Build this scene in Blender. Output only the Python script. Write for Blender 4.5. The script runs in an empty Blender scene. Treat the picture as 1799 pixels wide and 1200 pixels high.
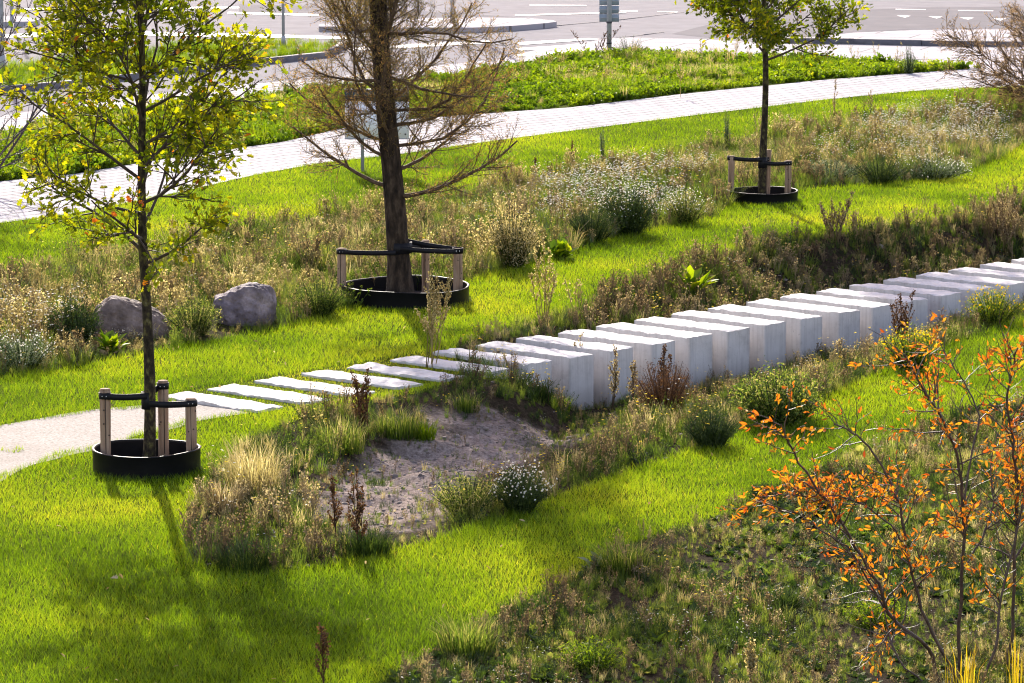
import bpy, math
import numpy as np
from mathutils import Vector
C = bpy.context
rad = math.radians

# ------------------------------------------------------------------ camera
FPX = 7000.0            # focal length in pixels of the 1799 px wide photograph
HCAM = 7.1
PITCH = math.atan(1075 / FPX)
cam_d = bpy.data.cameras.new('camera')
cam = bpy.data.objects.new('camera', cam_d)
C.scene.collection.objects.link(cam)
cam.location = (0, 0, HCAM)
cam.rotation_euler = (rad(90) - PITCH, 0, 0)
cam_d.sensor_width = 36
cam_d.lens = 36 * FPX / 1799
cam_d.clip_start = 0.5
cam_d.clip_end = 5000
cam_d.dof.use_dof = True
cam_d.dof.focus_distance = 44
cam_d.dof.aperture_fstop = 13.0
C.scene.camera = cam

# ------------------------------------------------------------------ light
SUN_AZ = math.atan2(-0.16, 1.0)      # from +Y towards +X
SUN_EL = rad(27)
world = bpy.data.worlds.new('World')
C.scene.world = world
world.use_nodes = True
wn = world.node_tree
bg = wn.nodes['Background']
sky = wn.nodes.new('ShaderNodeTexSky')
sky.sky_type = 'NISHITA'
sky.sun_disc = False
sky.sun_elevation = SUN_EL
sky.sun_rotation = SUN_AZ
wb = wn.nodes.new('ShaderNodeMix'); wb.data_type = 'RGBA'; wb.blend_type = 'MULTIPLY'; wb.inputs[0].default_value = 1
wb.inputs[7].default_value = (1.30, 1.0, .92, 1)      # the photograph's lavender white balance
wn.links.new(sky.outputs[0], wb.inputs[6]); wn.links.new(wb.outputs[2], bg.inputs[0])
bg.inputs[1].default_value = 0.15
sun_d = bpy.data.lights.new('sun', 'SUN')
sun = bpy.data.objects.new('sun', sun_d)
C.scene.collection.objects.link(sun)
sun_d.energy = 3.9
sun_d.angle = rad(0.55)
sun_d.color = (1.0, 0.93, 0.82)
sdir = Vector((math.sin(SUN_AZ) * math.cos(SUN_EL), math.cos(SUN_AZ) * math.cos(SUN_EL), math.sin(SUN_EL)))
sun.rotation_euler = (-sdir).to_track_quat('-Z', 'Y').to_euler()
sun.location = sdir * 60
vs = C.scene.view_settings
vs.view_transform = 'Standard'
vs.look = 'None'
vs.exposure = 1.3
vs.gamma = 1
C.scene.cycles.filter_width = 1.1
C.scene.cycles.max_bounces = 8
C.scene.cycles.transmission_bounces = 6

# ------------------------------------------------------------------ survey: photo pixel -> ground
Fv = np.array([0, math.cos(PITCH), -math.sin(PITCH)])
Uv = np.array([0, math.sin(PITCH), math.cos(PITCH)])
def ray(px, py):
    return Fv + np.array([(px - 899.5) / FPX, 0, 0]) + (600 - py) / FPX * Uv
def G(px, py, z=0.0):
    d = ray(px, py)
    return np.array([0, 0, HCAM]) + (z - HCAM) / d[2] * d
def PY(px, py, Y):
    d = ray(px, py)
    return np.array([0, 0, HCAM]) + Y / d[1] * d
def poly(pts):
    return np.array([G(*p)[:2] for p in pts])
def inside(x, y, pg):
    x = np.asarray(x); y = np.asarray(y)
    r = np.zeros(x.shape, bool)
    n = len(pg); j = n - 1
    for i in range(n):
        xi, yi = pg[i]; xj, yj = pg[j]
        if yi != yj:
            c = ((yi > y) != (yj > y)) & (x < (xj - xi) * (y - yi) / (yj - yi) + xi)
            r ^= c
        j = i
    return r
def dist_line(x, y, pl):
    x = np.asarray(x); y = np.asarray(y)
    best = np.full(x.shape, 1e9)
    for (ax, ay), (bx, by) in zip(pl[:-1], pl[1:]):
        dx, dy = bx - ax, by - ay
        t = np.clip(((x - ax) * dx + (y - ay) * dy) / (dx * dx + dy * dy), 0, 1)
        best = np.minimum(best, np.hypot(x - ax - t * dx, y - ay - t * dy))
    return best
_tabs = {}
def vnoise(x, y, sc, seed=0):
    if seed not in _tabs:
        _tabs[seed] = np.random.default_rng(seed + 77).random((256, 256))
    T = _tabs[seed]
    x = np.asarray(x) * sc + 1000; y = np.asarray(y) * sc + 1000
    xi = np.floor(x).astype(int); yi = np.floor(y).astype(int)
    fx = x - xi; fy = y - yi
    fx = fx * fx * (3 - 2 * fx); fy = fy * fy * (3 - 2 * fy)
    a = T[xi % 256, yi % 256]; b = T[(xi + 1) % 256, yi % 256]
    c = T[xi % 256, (yi + 1) % 256]; d = T[(xi + 1) % 256, (yi + 1) % 256]
    return (a * (1 - fx) + b * fx) * (1 - fy) + (c * (1 - fx) + d * fx) * fy

# regions of the site, surveyed on the ground
near_lip = [(325, 985), (450, 1012), (620, 985), (740, 955), (900, 900), (1060, 845), (1200, 795), (1320, 742), (1450, 700), (1580, 640), (1700, 595), (1850, 540), (2100, 470)]
far_lip = [(325, 985), (330, 900), (390, 820), (450, 770), (530, 735), (640, 708), (740, 690), (808, 668), (800, 610), (880, 580), (1000, 548), (1100, 510), (1200, 470), (1330, 430), (1500, 410), (1660, 385), (1850, 335), (2100, 300)]
NEAR = poly(near_lip); FAR = poly(far_lip)
HOLLOW = np.vstack([NEAR, FAR[::-1]])
MEADOW = poly([(-300, 540), (0, 478), (130, 462), (330, 425), (500, 398), (650, 368), (780, 348), (930, 322), (1100, 288), (1270, 258), (1450, 224), (1600, 198), (1800, 178), (2100, 165),
               (2100, 215), (1799, 252), (1760, 280), (1690, 305), (1580, 322), (1440, 330), (1290, 350), (1262, 380), (1090, 415), (970, 452), (890, 474), (800, 500), (600, 545), (480, 580), (300, 612), (150, 642), (0, 668), (-300, 720)])
ROUGH = poly([(600, 1290), (640, 1220), (775, 1135), (870, 1085), (1010, 1015), (1095, 960), (1262, 908), (1382, 856), (1490, 800), (1610, 752), (1799, 705), (2100, 600), (2300, 1500), (400, 1500)])
GRAVEL = poly([(-400, 830), (0, 748), (165, 722), (250, 712), (330, 700), (372, 700), (465, 722), (340, 742), (250, 765), (170, 788), (90, 808), (0, 845), (-400, 960)])
PATH = poly([(-400, 360), (0, 320), (130, 307), (250, 287), (400, 264), (500, 250), (640, 217), (830, 202), (1000, 190), (1200, 166), (1450, 141), (1715, 121), (2100, 98),
             (2100, 140), (1799, 152), (1700, 156), (1600, 161), (1450, 176), (1200, 206), (900, 244), (700, 272), (560, 288), (450, 308), (300, 342), (130, 376), (0, 393), (-400, 450)])
STRIP = poly([(-400, 300), (0, 243), (60, 222), (130, 205), (250, 195), (400, 180), (500, 170), (640, 158), (740, 146), (860, 128), (1000, 103), (1080, 97), (1180, 96), (1400, 106), (1560, 112), (1715, 121),
              (1450, 139), (1200, 164), (1000, 188), (830, 200), (640, 215), (500, 248), (400, 262), (250, 285), (130, 305), (0, 318), (-400, 358)])
VERGE = poly([(-400, 190), (0, 128), (130, 100), (250, 92), (400, 78), (520, 74), (600, 78), (575, 99), (420, 116), (300, 130), (130, 150), (0, 162), (-400, 215)])
rings = [  # centre, radius, wall height, interior wobble
    (G(260, 825), 0.51, 0.215), (G(712, 527), 0.82, 0.20), (G(1338, 352), 0.535, 0.155)]

def height(x, y):
    x = np.asarray(x, float); y = np.asarray(y, float)
    ins = inside(x, y, HOLLOW)
    dn = dist_line(x, y, NEAR); df = dist_line(x, y, FAR)
    a = np.clip(dn / (4.2 - 1.3 * np.clip((x - 1) / 3, 0, 1)), 0, 1); b = np.clip(df / (1.7 + 1.3 * np.clip((.6 - x) / 1.2, 0, 1)), 0, 1)
    a = a * a * (3 - 2 * a); b = b * b * (3 - 2 * b)
    h = -0.70 * a * b
    h = h + (vnoise(x, y, 1.3, 1) - .5) * 0.16 * np.minimum(a * 3, 1) * np.minimum(b * 3, 1)
    h = h + (vnoise(x, y, 9.0, 3) - .5) * 0.035 * np.minimum(a * 3, 1) * np.minimum(b * 3, 1)
    h = h + (vnoise(x, y, 4.5, 2) - .5) * 0.11 * np.minimum(a * 3, 1) * np.minimum(b * 3, 1)
    return np.where(ins, h, 0.0)
def GT(px, py):
    z = 0.0
    for _ in range(12):
        p = G(px, py, z)
        z = 0.5 * z + 0.5 * float(height(p[0], p[1]))
    p = G(px, py, z); p[2] = float(height(p[0], p[1]))
    return p
PXM = lambda py: (py + 475) / HCAM      # photo pixels per metre at a ground row

# ------------------------------------------------------------------ mesh helpers
class MB:
    def __init__(self): self.V = []; self.F = []; self.T = []; self.n = 0
    def add(self, v, f, t=0.5):
        v = np.asarray(v, float).reshape(-1, 3); f = np.asarray(f, int).reshape(-1, 3)
        self.V.append(v); self.F.append(f + self.n)
        self.T.append(np.full(len(v), t) if np.isscalar(t) else np.asarray(t, float))
        self.n += len(v)
    def arrays(self):
        return np.vstack(self.V), np.vstack(self.F), np.concatenate(self.T)
    def build(self, name, mat, parent=None, smooth=False, origin=None):
        V, F, T = self.arrays()
        if origin is not None: V = V - np.asarray(origin)
        me = bpy.data.meshes.new(name)
        me.vertices.add(len(V)); me.vertices.foreach_set('co', V.astype(np.float32).ravel())
        me.loops.add(len(F) * 3); me.loops.foreach_set('vertex_index', F.astype(np.int32).ravel())
        me.polygons.add(len(F)); me.polygons.foreach_set('loop_start', np.arange(0, len(F) * 3, 3, dtype=np.int32))
        if smooth: me.polygons.foreach_set('use_smooth', np.ones(len(F), bool))
        me.update(calc_edges=True)
        at = me.attributes.new('tint', 'FLOAT', 'POINT'); at.data.foreach_set('value', T.astype(np.float32))
        me.materials.append(mat)
        o = bpy.data.objects.new(name, me)
        C.scene.collection.objects.link(o)
        if origin is not None and parent is None: o.location = origin
        if parent is not None: o.parent = parent
        return o

def thing(name, label, cat, loc=(0, 0, 0), group=None):
    o = bpy.data.objects.new(name, None)
    C.scene.collection.objects.link(o)
    o.location = [float(c) for c in loc]; o.empty_display_size = .1
    o['label'] = label; o['category'] = cat
    if group: o['group'] = group
    return o
def tag(o, label=None, cat=None, group=None, kind=None):
    if label: o['label'] = label
    if cat: o['category'] = cat
    if group: o['group'] = group
    if kind: o['kind'] = kind
    return o

def tube(mb, pts, rr, n=6, tint=0.5, cap=True):
    pts = np.asarray(pts, float); m = len(pts)
    rr = np.broadcast_to(np.asarray(rr, float), (m,))
    tg = np.gradient(pts, axis=0)
    tg /= np.linalg.norm(tg, axis=1)[:, None] + 1e-12
    ref = np.array([0, 0, 1.]) if abs(tg[0][2]) < .9 else np.array([1., 0, 0])
    a = np.cross(tg, ref); a /= np.linalg.norm(a, axis=1)[:, None] + 1e-9
    b = np.cross(tg, a)
    ang = np.arange(n) * 2 * np.pi / n
    v = pts[:, None, :] + rr[:, None, None] * (np.cos(ang)[None, :, None] * a[:, None, :] + np.sin(ang)[None, :, None] * b[:, None, :])
    v = v.reshape(-1, 3)
    i = np.arange(m - 1)[:, None] * n; j = np.arange(n)[None, :]; j2 = (j + 1) % n
    q = np.stack([i + j, i + j2, i + n + j2, i + n + j], -1).reshape(-1, 4)
    f = np.vstack([q[:, [0, 1, 2]], q[:, [0, 2, 3]]])
    if cap:
        v = np.vstack([v, pts[0], pts[-1]])
        c0, c1 = m * n, m * n + 1
        k = np.arange(n); k2 = (k + 1) % n
        f = np.vstack([f, np.stack([np.full(n, c0), k2, k], 1), np.stack([np.full(n, c1), (m - 1) * n + k, (m - 1) * n + k2], 1)])
    mb.add(v, f, tint)

def box(mb, c, s, rz=0.0, tint=.5):
    x, y, z = np.array(s) / 2
    v = np.array([[a, b, d] for a in (-x, x) for b in (-y, y) for d in (-z, z)])
    ca, sa = math.cos(rz), math.sin(rz)
    v = np.stack([v[:, 0] * ca - v[:, 1] * sa, v[:, 0] * sa + v[:, 1] * ca, v[:, 2]], 1) + np.array(c)
    f = [(0, 1, 3), (0, 3, 2), (4, 6, 7), (4, 7, 5), (0, 4, 5), (0, 5, 1), (2, 3, 7), (2, 7, 6), (0, 2, 6), (0, 6, 4), (1, 5, 7), (1, 7, 3)]
    mb.add(v, f, tint)

def scatter(mb, templates, pos, scale, rng, tint=None, tilt=0.0):
    """copies of small plant templates merged into one stuff mesh"""
    pos = np.asarray(pos); N = len(pos)
    if N == 0: return
    which = rng.integers(0, len(templates), N)
    rot = rng.random(N) * 2 * np.pi
    scale = np.broadcast_to(scale, (N,))
    if tint is None: tint = rng.random(N)
    tx = rng.normal(0, tilt, N); ty = rng.normal(0, tilt, N)
    for k, t in enumerate(templates):
        m = which == k
        if not m.any(): continue
        tv, tf, tt = t
        n = m.sum(); c = np.cos(rot[m])[:, None]; s = np.sin(rot[m])[:, None]; sc = scale[m][:, None]
        X = (tv[:, 0] * c - tv[:, 1] * s) * sc; Y = (tv[:, 0] * s + tv[:, 1] * c) * sc; Z = tv[:, 2][None, :] * sc
        X = X + Z * tx[m][:, None]; Y = Y + Z * ty[m][:, None]
        V = np.stack([X, Y, Z], -1) + pos[m][:, None, :]
        Fc = (tf[None] + (np.arange(n) * len(tv))[:, None, None]).reshape(-1, 3)
        T = np.clip(tint[m][:, None] * .75 + tt[None] * .25, 0, 1).reshape(-1)
        mb.add(V.reshape(-1, 3), Fc, T)

def leaves(mb, pos, size, tpl, rng, tint, dirs=None, flat=0.0):
    """leaf shapes with random 3D orientation; tpl lies in XY pointing along +X"""
    pos = np.asarray(pos); N = len(pos)
    d = rng.normal(size=(N, 3)) if dirs is None else dirs + rng.normal(size=(N, 3)) * .6
    d /= np.linalg.norm(d, axis=1)[:, None]
    nrm = rng.normal(size=(N, 3)); nrm[:, 2] += flat
    b = np.cross(nrm, d); b /= np.linalg.norm(b, axis=1)[:, None] + 1e-9
    c = np.cross(d, b)
    tv, tf = tpl
    size = np.broadcast_to(size, (N,))
    V = pos[:, None] + size[:, None, None] * (tv[None, :, 0:1] * d[:, None] + tv[None, :, 1:2] * b[:, None] + tv[None, :, 2:3] * c[:, None])
    Fc = (tf[None] + (np.arange(N) * len(tv))[:, None, None]).reshape(-1, 3)
    mb.add(V.reshape(-1, 3), Fc, np.repeat(np.broadcast_to(tint, (N,)), len(tv)))

def fan(outline, fold=0.12):
    o = np.array(outline, float)
    z = np.abs(o[:, 1]) * fold * 2
    v = np.column_stack([o, z]); v = np.vstack([[0.5, 0, 0], v])
    n = len(o)
    f = np.array([(0, i + 1, (i + 1) % n + 1) for i in range(n)])
    return v, f
OAK = fan([(0, 0), (.18, -.10), (.25, -.28), (.40, -.14), (.52, -.38), (.66, -.16), (.82, -.26), (1, 0), (.82, .26), (.66, .16), (.52, .38), (.40, .14), (.25, .28), (.18, .10)], .25)
OVAL = fan([(0, 0), (.25, -.17), (.6, -.18), (1, 0), (.6, .18), (.25, .17)], .3)
NARROW = fan([(0, 0), (.4, -.09), (1, 0), (.4, .09)], .3)
DISC = fan([(0, -.3), (.35, -.5), (.8, -.42), (1, 0), (.8, .42), (.35, .5), (0, .3)], 0.05)

# ------------------------------------------------------------------ materials
def newmat(name):
    m = bpy.data.materials.new(name); m.use_nodes = True
    nt = m.node_tree; nt.nodes.clear()
    out = nt.nodes.new('ShaderNodeOutputMaterial')
    return m, nt, out
def N_(nt, t, **k):
    n = nt.nodes.new(t)
    for a, b in k.items():
        if a.startswith('i_'): n.inputs[int(a[2:])].default_value = b
        else: setattr(n, a, b)
    return n
def ramp(nt, stops):
    r = nt.nodes.new('ShaderNodeValToRGB')
    e = r.color_ramp.elements
    while len(e) > 1: e.remove(e[-1])
    e[0].position = stops[0][0]; e[0].color = (*stops[0][1], 1)
    for p, c in stops[1:]:
        x = e.new(p); x.color = (*c, 1)
    return r
def leafmat(name, stops, trans=0.45, rough=0.45, spec=0.4, boost=1.6, patch=0.35, patch_scale=0.9, bb=.25):
    m, nt, out = newmat(name); L = nt.links.new
    at = N_(nt, 'ShaderNodeAttribute', attribute_name='tint')
    geo = N_(nt, 'ShaderNodeNewGeometry')
    nz = N_(nt, 'ShaderNodeTexNoise'); nz.inputs['Scale'].default_value = patch_scale; nz.inputs['Detail'].default_value = 3
    L(geo.outputs['Position'], nz.inputs['Vector'])
    m1 = N_(nt, 'ShaderNodeMath', operation='SUBTRACT'); L(nz.outputs[0], m1.inputs[0]); m1.inputs[1].default_value = .5
    m2 = N_(nt, 'ShaderNodeMath', operation='MULTIPLY_ADD'); L(m1.outputs[0], m2.inputs[0]); m2.inputs[1].default_value = patch * 3; L(at.outputs['Fac'], m2.inputs[2])
    rp = ramp(nt, stops); L(m2.outputs[0], rp.inputs[0])
    df = N_(nt, 'ShaderNodeBsdfDiffuse'); L(rp.outputs[0], df.inputs[0])
    gl = N_(nt, 'ShaderNodeBsdfGlossy'); gl.inputs['Roughness'].default_value = rough; gl.inputs[0].default_value = (1, .97, .85, 1)
    p = N_(nt, 'ShaderNodeMixShader'); p.inputs[0].default_value = spec * .09
    L(df.outputs[0], p.inputs[1]); L(gl.outputs[0], p.inputs[2])
    tr = N_(nt, 'ShaderNodeBsdfTranslucent')
    mx = N_(nt, 'ShaderNodeMix', data_type='RGBA', blend_type='MULTIPLY'); mx.inputs[0].default_value = 1
    L(rp.outputs[0], mx.inputs[6]); mx.inputs[7].default_value = (boost * 1.05, boost, boost * bb, 1)
    L(mx.outputs[2], tr.inputs[0])
    ms = N_(nt, 'ShaderNodeMixShader'); ms.inputs[0].default_value = trans
    L(p.outputs[0], ms.inputs[1]); L(tr.outputs[0], ms.inputs[2]); L(ms.outputs[0], out.inputs[0])
    return m
def solid(name, stops, scale=8, rough=.8, bump=0.0, bscale=40, spec=.3, stretch=(1, 1, 1), detail=6, bdist=.02):
    m, nt, out = newmat(name); L = nt.links.new
    tc = N_(nt, 'ShaderNodeTexCoord'); mp = N_(nt, 'ShaderNodeMapping'); mp.inputs['Scale'].default_value = stretch
    L(tc.outputs['Object'], mp.inputs[0])
    nz = N_(nt, 'ShaderNodeTexNoise'); nz.inputs['Scale'].default_value = scale; nz.inputs['Detail'].default_value = detail; nz.inputs['Roughness'].default_value = .6
    L(mp.outputs[0], nz.inputs['Vector'])
    rp = ramp(nt, stops); L(nz.outputs[0], rp.inputs[0])
    p = N_(nt, 'ShaderNodeBsdfPrincipled'); L(rp.outputs[0], p.inputs['Base Color'])
    p.inputs['Roughness'].default_value = rough; p.inputs['Specular IOR Level'].default_value = spec
    if bump:
        n2 = N_(nt, 'ShaderNodeTexNoise'); n2.inputs['Scale'].default_value = bscale; n2.inputs['Detail'].default_value = 5
        L(mp.outputs[0], n2.inputs['Vector'])
        bp = N_(nt, 'ShaderNodeBump'); bp.inputs['Strength'].default_value = bump; bp.inputs['Distance'].default_value = bdist
        L(n2.outputs[0], bp.inputs['Height']); L(bp.outputs[0], p.inputs['Normal'])
    L(p.outputs[0], out.inputs[0])
    return m

M = {}
M['lawn'] = leafmat('lawn_blades', [(0, (.030, .060, .002)), (.35, (.100, .172, .006)), (.65, (.178, .245, .012)), (1, (.32, .31, .035))], .52, .33, .45, 2.05, .36, .55, bb=.35)
M['lush'] = leafmat('lush_leaves', [(0, (.035, .075, .006)), (.4, (.085, .150, .006)), (.8, (.16, .22, .01)), (1, (.24, .26, .02))], .5, .4, .5, 2.0, .3, 1.2)
M['weed'] = leafmat('weed_leaves', [(0, (.025, .050, .010)), (.3, (.070, .120, .015)), (.6, (.13, .18, .025)), (.85, (.24, .25, .07)), (1, (.38, .34, .17))], .5, .5, .4, 1.8, .35, .8, bb=.6)
M['darkweed'] = leafmat('dark_weed_leaves', [(0, (.010, .025, .008)), (.5, (.030, .060, .012)), (1, (.075, .11, .02))], .33, .5, .4, 1.4, .25, 1.5, bb=.6)
M['silver'] = leafmat('silvery_leaves', [(0, (.05, .09, .03)), (.5, (.13, .19, .08)), (1, (.28, .32, .20))], .35, .4, .6, 1.3, .2, 1.5, bb=.9)
M['dry'] = leafmat('dry_stems', [(0, (.085, .055, .040)), (.35, (.19, .14, .085)), (.7, (.33, .27, .17)), (1, (.50, .43, .30))], .45, .6, .3, 1.4, .3, 1.0, bb=.6)
M['rust'] = leafmat('rusty_stems', [(0, (.035, .018, .012)), (.5, (.12, .055, .025)), (1, (.25, .13, .05))], .25, .6, .3, 1.2, .2, 1.0, bb=.6)
M['straw'] = leafmat('straw_grass', [(0, (.17, .15, .06)), (.5, (.34, .29, .15)), (1, (.54, .48, .32))], .5, .5, .4, 1.5, .25, 1.0, bb=.6)
M['white'] = leafmat('white_petals', [(0, (.60, .60, .52)), (1, (.80, .80, .74))], .35, .5, .3, 1.0, .1, 1.0, bb=.9)
M['yellow'] = leafmat('yellow_petals', [(0, (.72, .50, .01)), (1, (.85, .65, .02))], .35, .5, .3, 1.1, .1, 1.0)
M['reed'] = leafmat('yellow_reed', [(0, (.22, .20, .02)), (.5, (.45, .33, .02)), (1, (.60, .45, .04))], .5, .4, .4, 1.4, .1, 1.0)
M['oak'] = leafmat('oak_leaves', [(0, (.035, .065, .008)), (.35, (.09, .13, .008)), (.58, (.22, .24, .01)), (.85, (.42, .38, .015)), (.96, (.50, .30, .02)), (1, (.50, .12, .02))], .52, .42, .35, 1.9, .12, 1.2)
M['conifer'] = leafmat('sparse_leaflets', [(0, (.06, .065, .012)), (.4, (.18, .14, .04)), (.7, (.33, .19, .08)), (1, (.45, .24, .11))], .5, .5, .3, 1.4, .2, .9, bb=.6)
M['orange'] = leafmat('orange_leaves', [(0, (.25, .20, .02)), (.25, (.48, .26, .02)), (.6, (.52, .16, .012)), (.88, (.42, .075, .01)), (1, (.22, .04, .01))], .5, .4, .4, 1.4, .15, 2.5, bb=.6)
M['willow'] = leafmat('willow_leaves', [(0, (.10, .07, .03)), (.5, (.26, .17, .08)), (1, (.45, .32, .17))], .4, .5, .3, 1.3, .2, .9, bb=.9)
M['bark'] = solid('bark', [(.35, (.010, .007, .005)), (.5, (.032, .022, .015)), (.62, (.065, .046, .032)), (.8, (.11, .09, .055))], 14, .9, 1.0, 26, .2, (1, 1, .35), bdist=.03)
M['youngbark'] = solid('young_bark', [(.35, (.012, .009, .006)), (.52, (.038, .029, .017)), (.62, (.09, .08, .026)), (.75, (.15, .125, .085))], 22, .85, .8, 45, .2, (1, 1, .6))
M['twig'] = solid('twig_bark', [(.3, (.030, .020, .016)), (.7, (.085, .060, .045))], 20, .7, .3, 60, .4)
M['tantwig'] = solid('tan_twig', [(.3, (.055, .035, .022)), (.7, (.15, .10, .065))], 20, .8, .3, 60, .2)
M['orangetwig'] = solid('red_brown_twig', [(.3, (.030, .018, .014)), (.7, (.095, .060, .045))], 12, .5, .3, 60, .45)
M['greytwig'] = solid('grey_purple_twig', [(.3, (.035, .024, .028)), (.7, (.09, .065, .075))], 12, .6, .2, 60, .4)
M['wood'] = solid('weathered_stake_wood', [(.25, (.11, .065, .04)), (.45, (.27, .18, .12)), (.7, (.38, .28, .20))], 9, .85, .6, 30, .25, (2.5, 2.5, .25))
M['endgrain'] = solid('stake_end_grain', [(.3, (.22, .18, .14)), (.7, (.40, .34, .28))], 30, .9, .3, 60)
M['rubber'] = solid('black_strap_rubber', [(.3, (.004, .004, .006)), (.7, (.008, .008, .012))], 30, .6, .1, 60, .25)
M['ring'] = solid('black_plastic', [(.3, (.004, .004, .005)), (.7, (.008, .008, .010))], 6, .5, .5, 5, .25)
M['metal'] = solid('galvanised_steel', [(.3, (.26, .28, .31)), (.7, (.36, .38, .41))], 10, .45, .1, 30, .5)
M['steelback'] = solid('grey_blue_sign_back', [(.3, (.22, .27, .33)), (.7, (.27, .32, .38))], 6, .5, .05, 30, .5)
M['boardwhite'] = solid('pale_blue_white_panel', [(.3, (.80, .83, .90)), (.7, (.84, .87, .94))], 5, .5, .05, 20, .4)
M['teal'] = solid('dark_teal_panel', [(.3, (.008, .05, .075)), (.7, (.012, .065, .095))], 5, .45, .05, 20, .4)
M['nail'] = solid('zinc_screw', [(.3, (.5, .5, .5)), (.7, (.6, .6, .6))], 5, .3)
M['asphalt'] = solid('asphalt', [(.3, (.16, .155, .17)), (.55, (.19, .183, .20)), (.75, (.22, .212, .23))], 1.6, .95, .3, 55, .08, bdist=.01)
M['darkasphalt'] = solid('patched_asphalt', [(.3, (.11, .106, .12)), (.6, (.135, .13, .145)), (.8, (.16, .155, .17))], 1.2, .95, .3, 50, .08, bdist=.01)
M['paint'] = solid('road_paint', [(.3, (.36, .355, .37)), (.6, (.60, .59, .61))], 5, .6, .2, 50)
M['seam'] = solid('dark_gutter', [(.3, (.03, .03, .04)), (.7, (.07, .065, .08))], 5, .8, .2, 50)
M['kerb'] = solid('kerb_stone', [(.3, (.09, .085, .095)), (.7, (.15, .145, .16))], 5, .8, .2, 50)
M['soil'] = solid('ring_soil', [(.3, (.015, .012, .011)), (.7, (.04, .03, .028))], 18, .95, 1, 40)

def paving(name, base, dark, sx, sy, rot, rough=.7, mortar=.04):
    m, nt, out = newmat(name); L = nt.links.new
    tc = N_(nt, 'ShaderNodeTexCoord'); mp = N_(nt, 'ShaderNodeMapping'); mp.inputs['Rotation'].default_value = (0, 0, rot)
    L(tc.outputs['Object'], mp.inputs[0])
    bk = N_(nt, 'ShaderNodeTexBrick'); L(mp.outputs[0], bk.inputs['Vector'])
    bk.inputs['Scale'].default_value = 1; bk.inputs['Brick Width'].default_value = sx; bk.inputs['Row Height'].default_value = sy
    bk.inputs['Mortar Size'].default_value = mortar * .5; bk.inputs['Mortar Smooth'].default_value = .1
    bk.inputs['Color1'].default_value = (*base, 1); bk.inputs['Color2'].default_value = (*[c * .86 for c in base], 1); bk.inputs['Mortar'].default_value = (*dark, 1)
    nz = N_(nt, 'ShaderNodeTexNoise'); nz.inputs['Scale'].default_value = .8; nz.inputs['Detail'].default_value = 6; L(mp.outputs[0], nz.inputs['Vector'])
    rp = ramp(nt, [(.3, (.8, .8, .8)), (.7, (1.1, 1.1, 1.1))]); L(nz.outputs[0], rp.inputs[0])
    mx = N_(nt, 'ShaderNodeMix', data_type='RGBA', blend_type='MULTIPLY'); mx.inputs[0].default_value = 1
    L(bk.outputs[0], mx.inputs[6]); L(rp.outputs[0], mx.inputs[7])
    p = N_(nt, 'ShaderNodeBsdfPrincipled'); L(mx.outputs[2], p.inputs['Base Color']); p.inputs['Roughness'].default_value = .9; p.inputs['Specular IOR Level'].default_value = .12
    bp = N_(nt, 'ShaderNodeBump'); bp.inputs['Strength'].default_value = .5; bp.inputs['Distance'].default_value = .01
    iv = N_(nt, 'ShaderNodeMath', operation='SUBTRACT'); iv.inputs[0].default_value = 1; L(bk.outputs['Fac'], iv.inputs[1])
    L(iv.outputs[0], bp.inputs['Height']); L(bp.outputs[0], p.inputs['Normal'])
    L(p.outputs[0], out.inputs[0])
    return m
pdir = G(1200, 186)[:2] - G(900, 222)[:2]
PR = -math.atan2(pdir[1], pdir[0])
M['path'] = paving('concrete_path_slabs', (.42, .405, .43), (.10, .095, .10), .6, .30, PR)
M['tiles'] = paving('plaza_tiles', (.38, .365, .39), (.16, .15, .16), 2.2, 1.1, .35, .7, .06)

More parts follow.
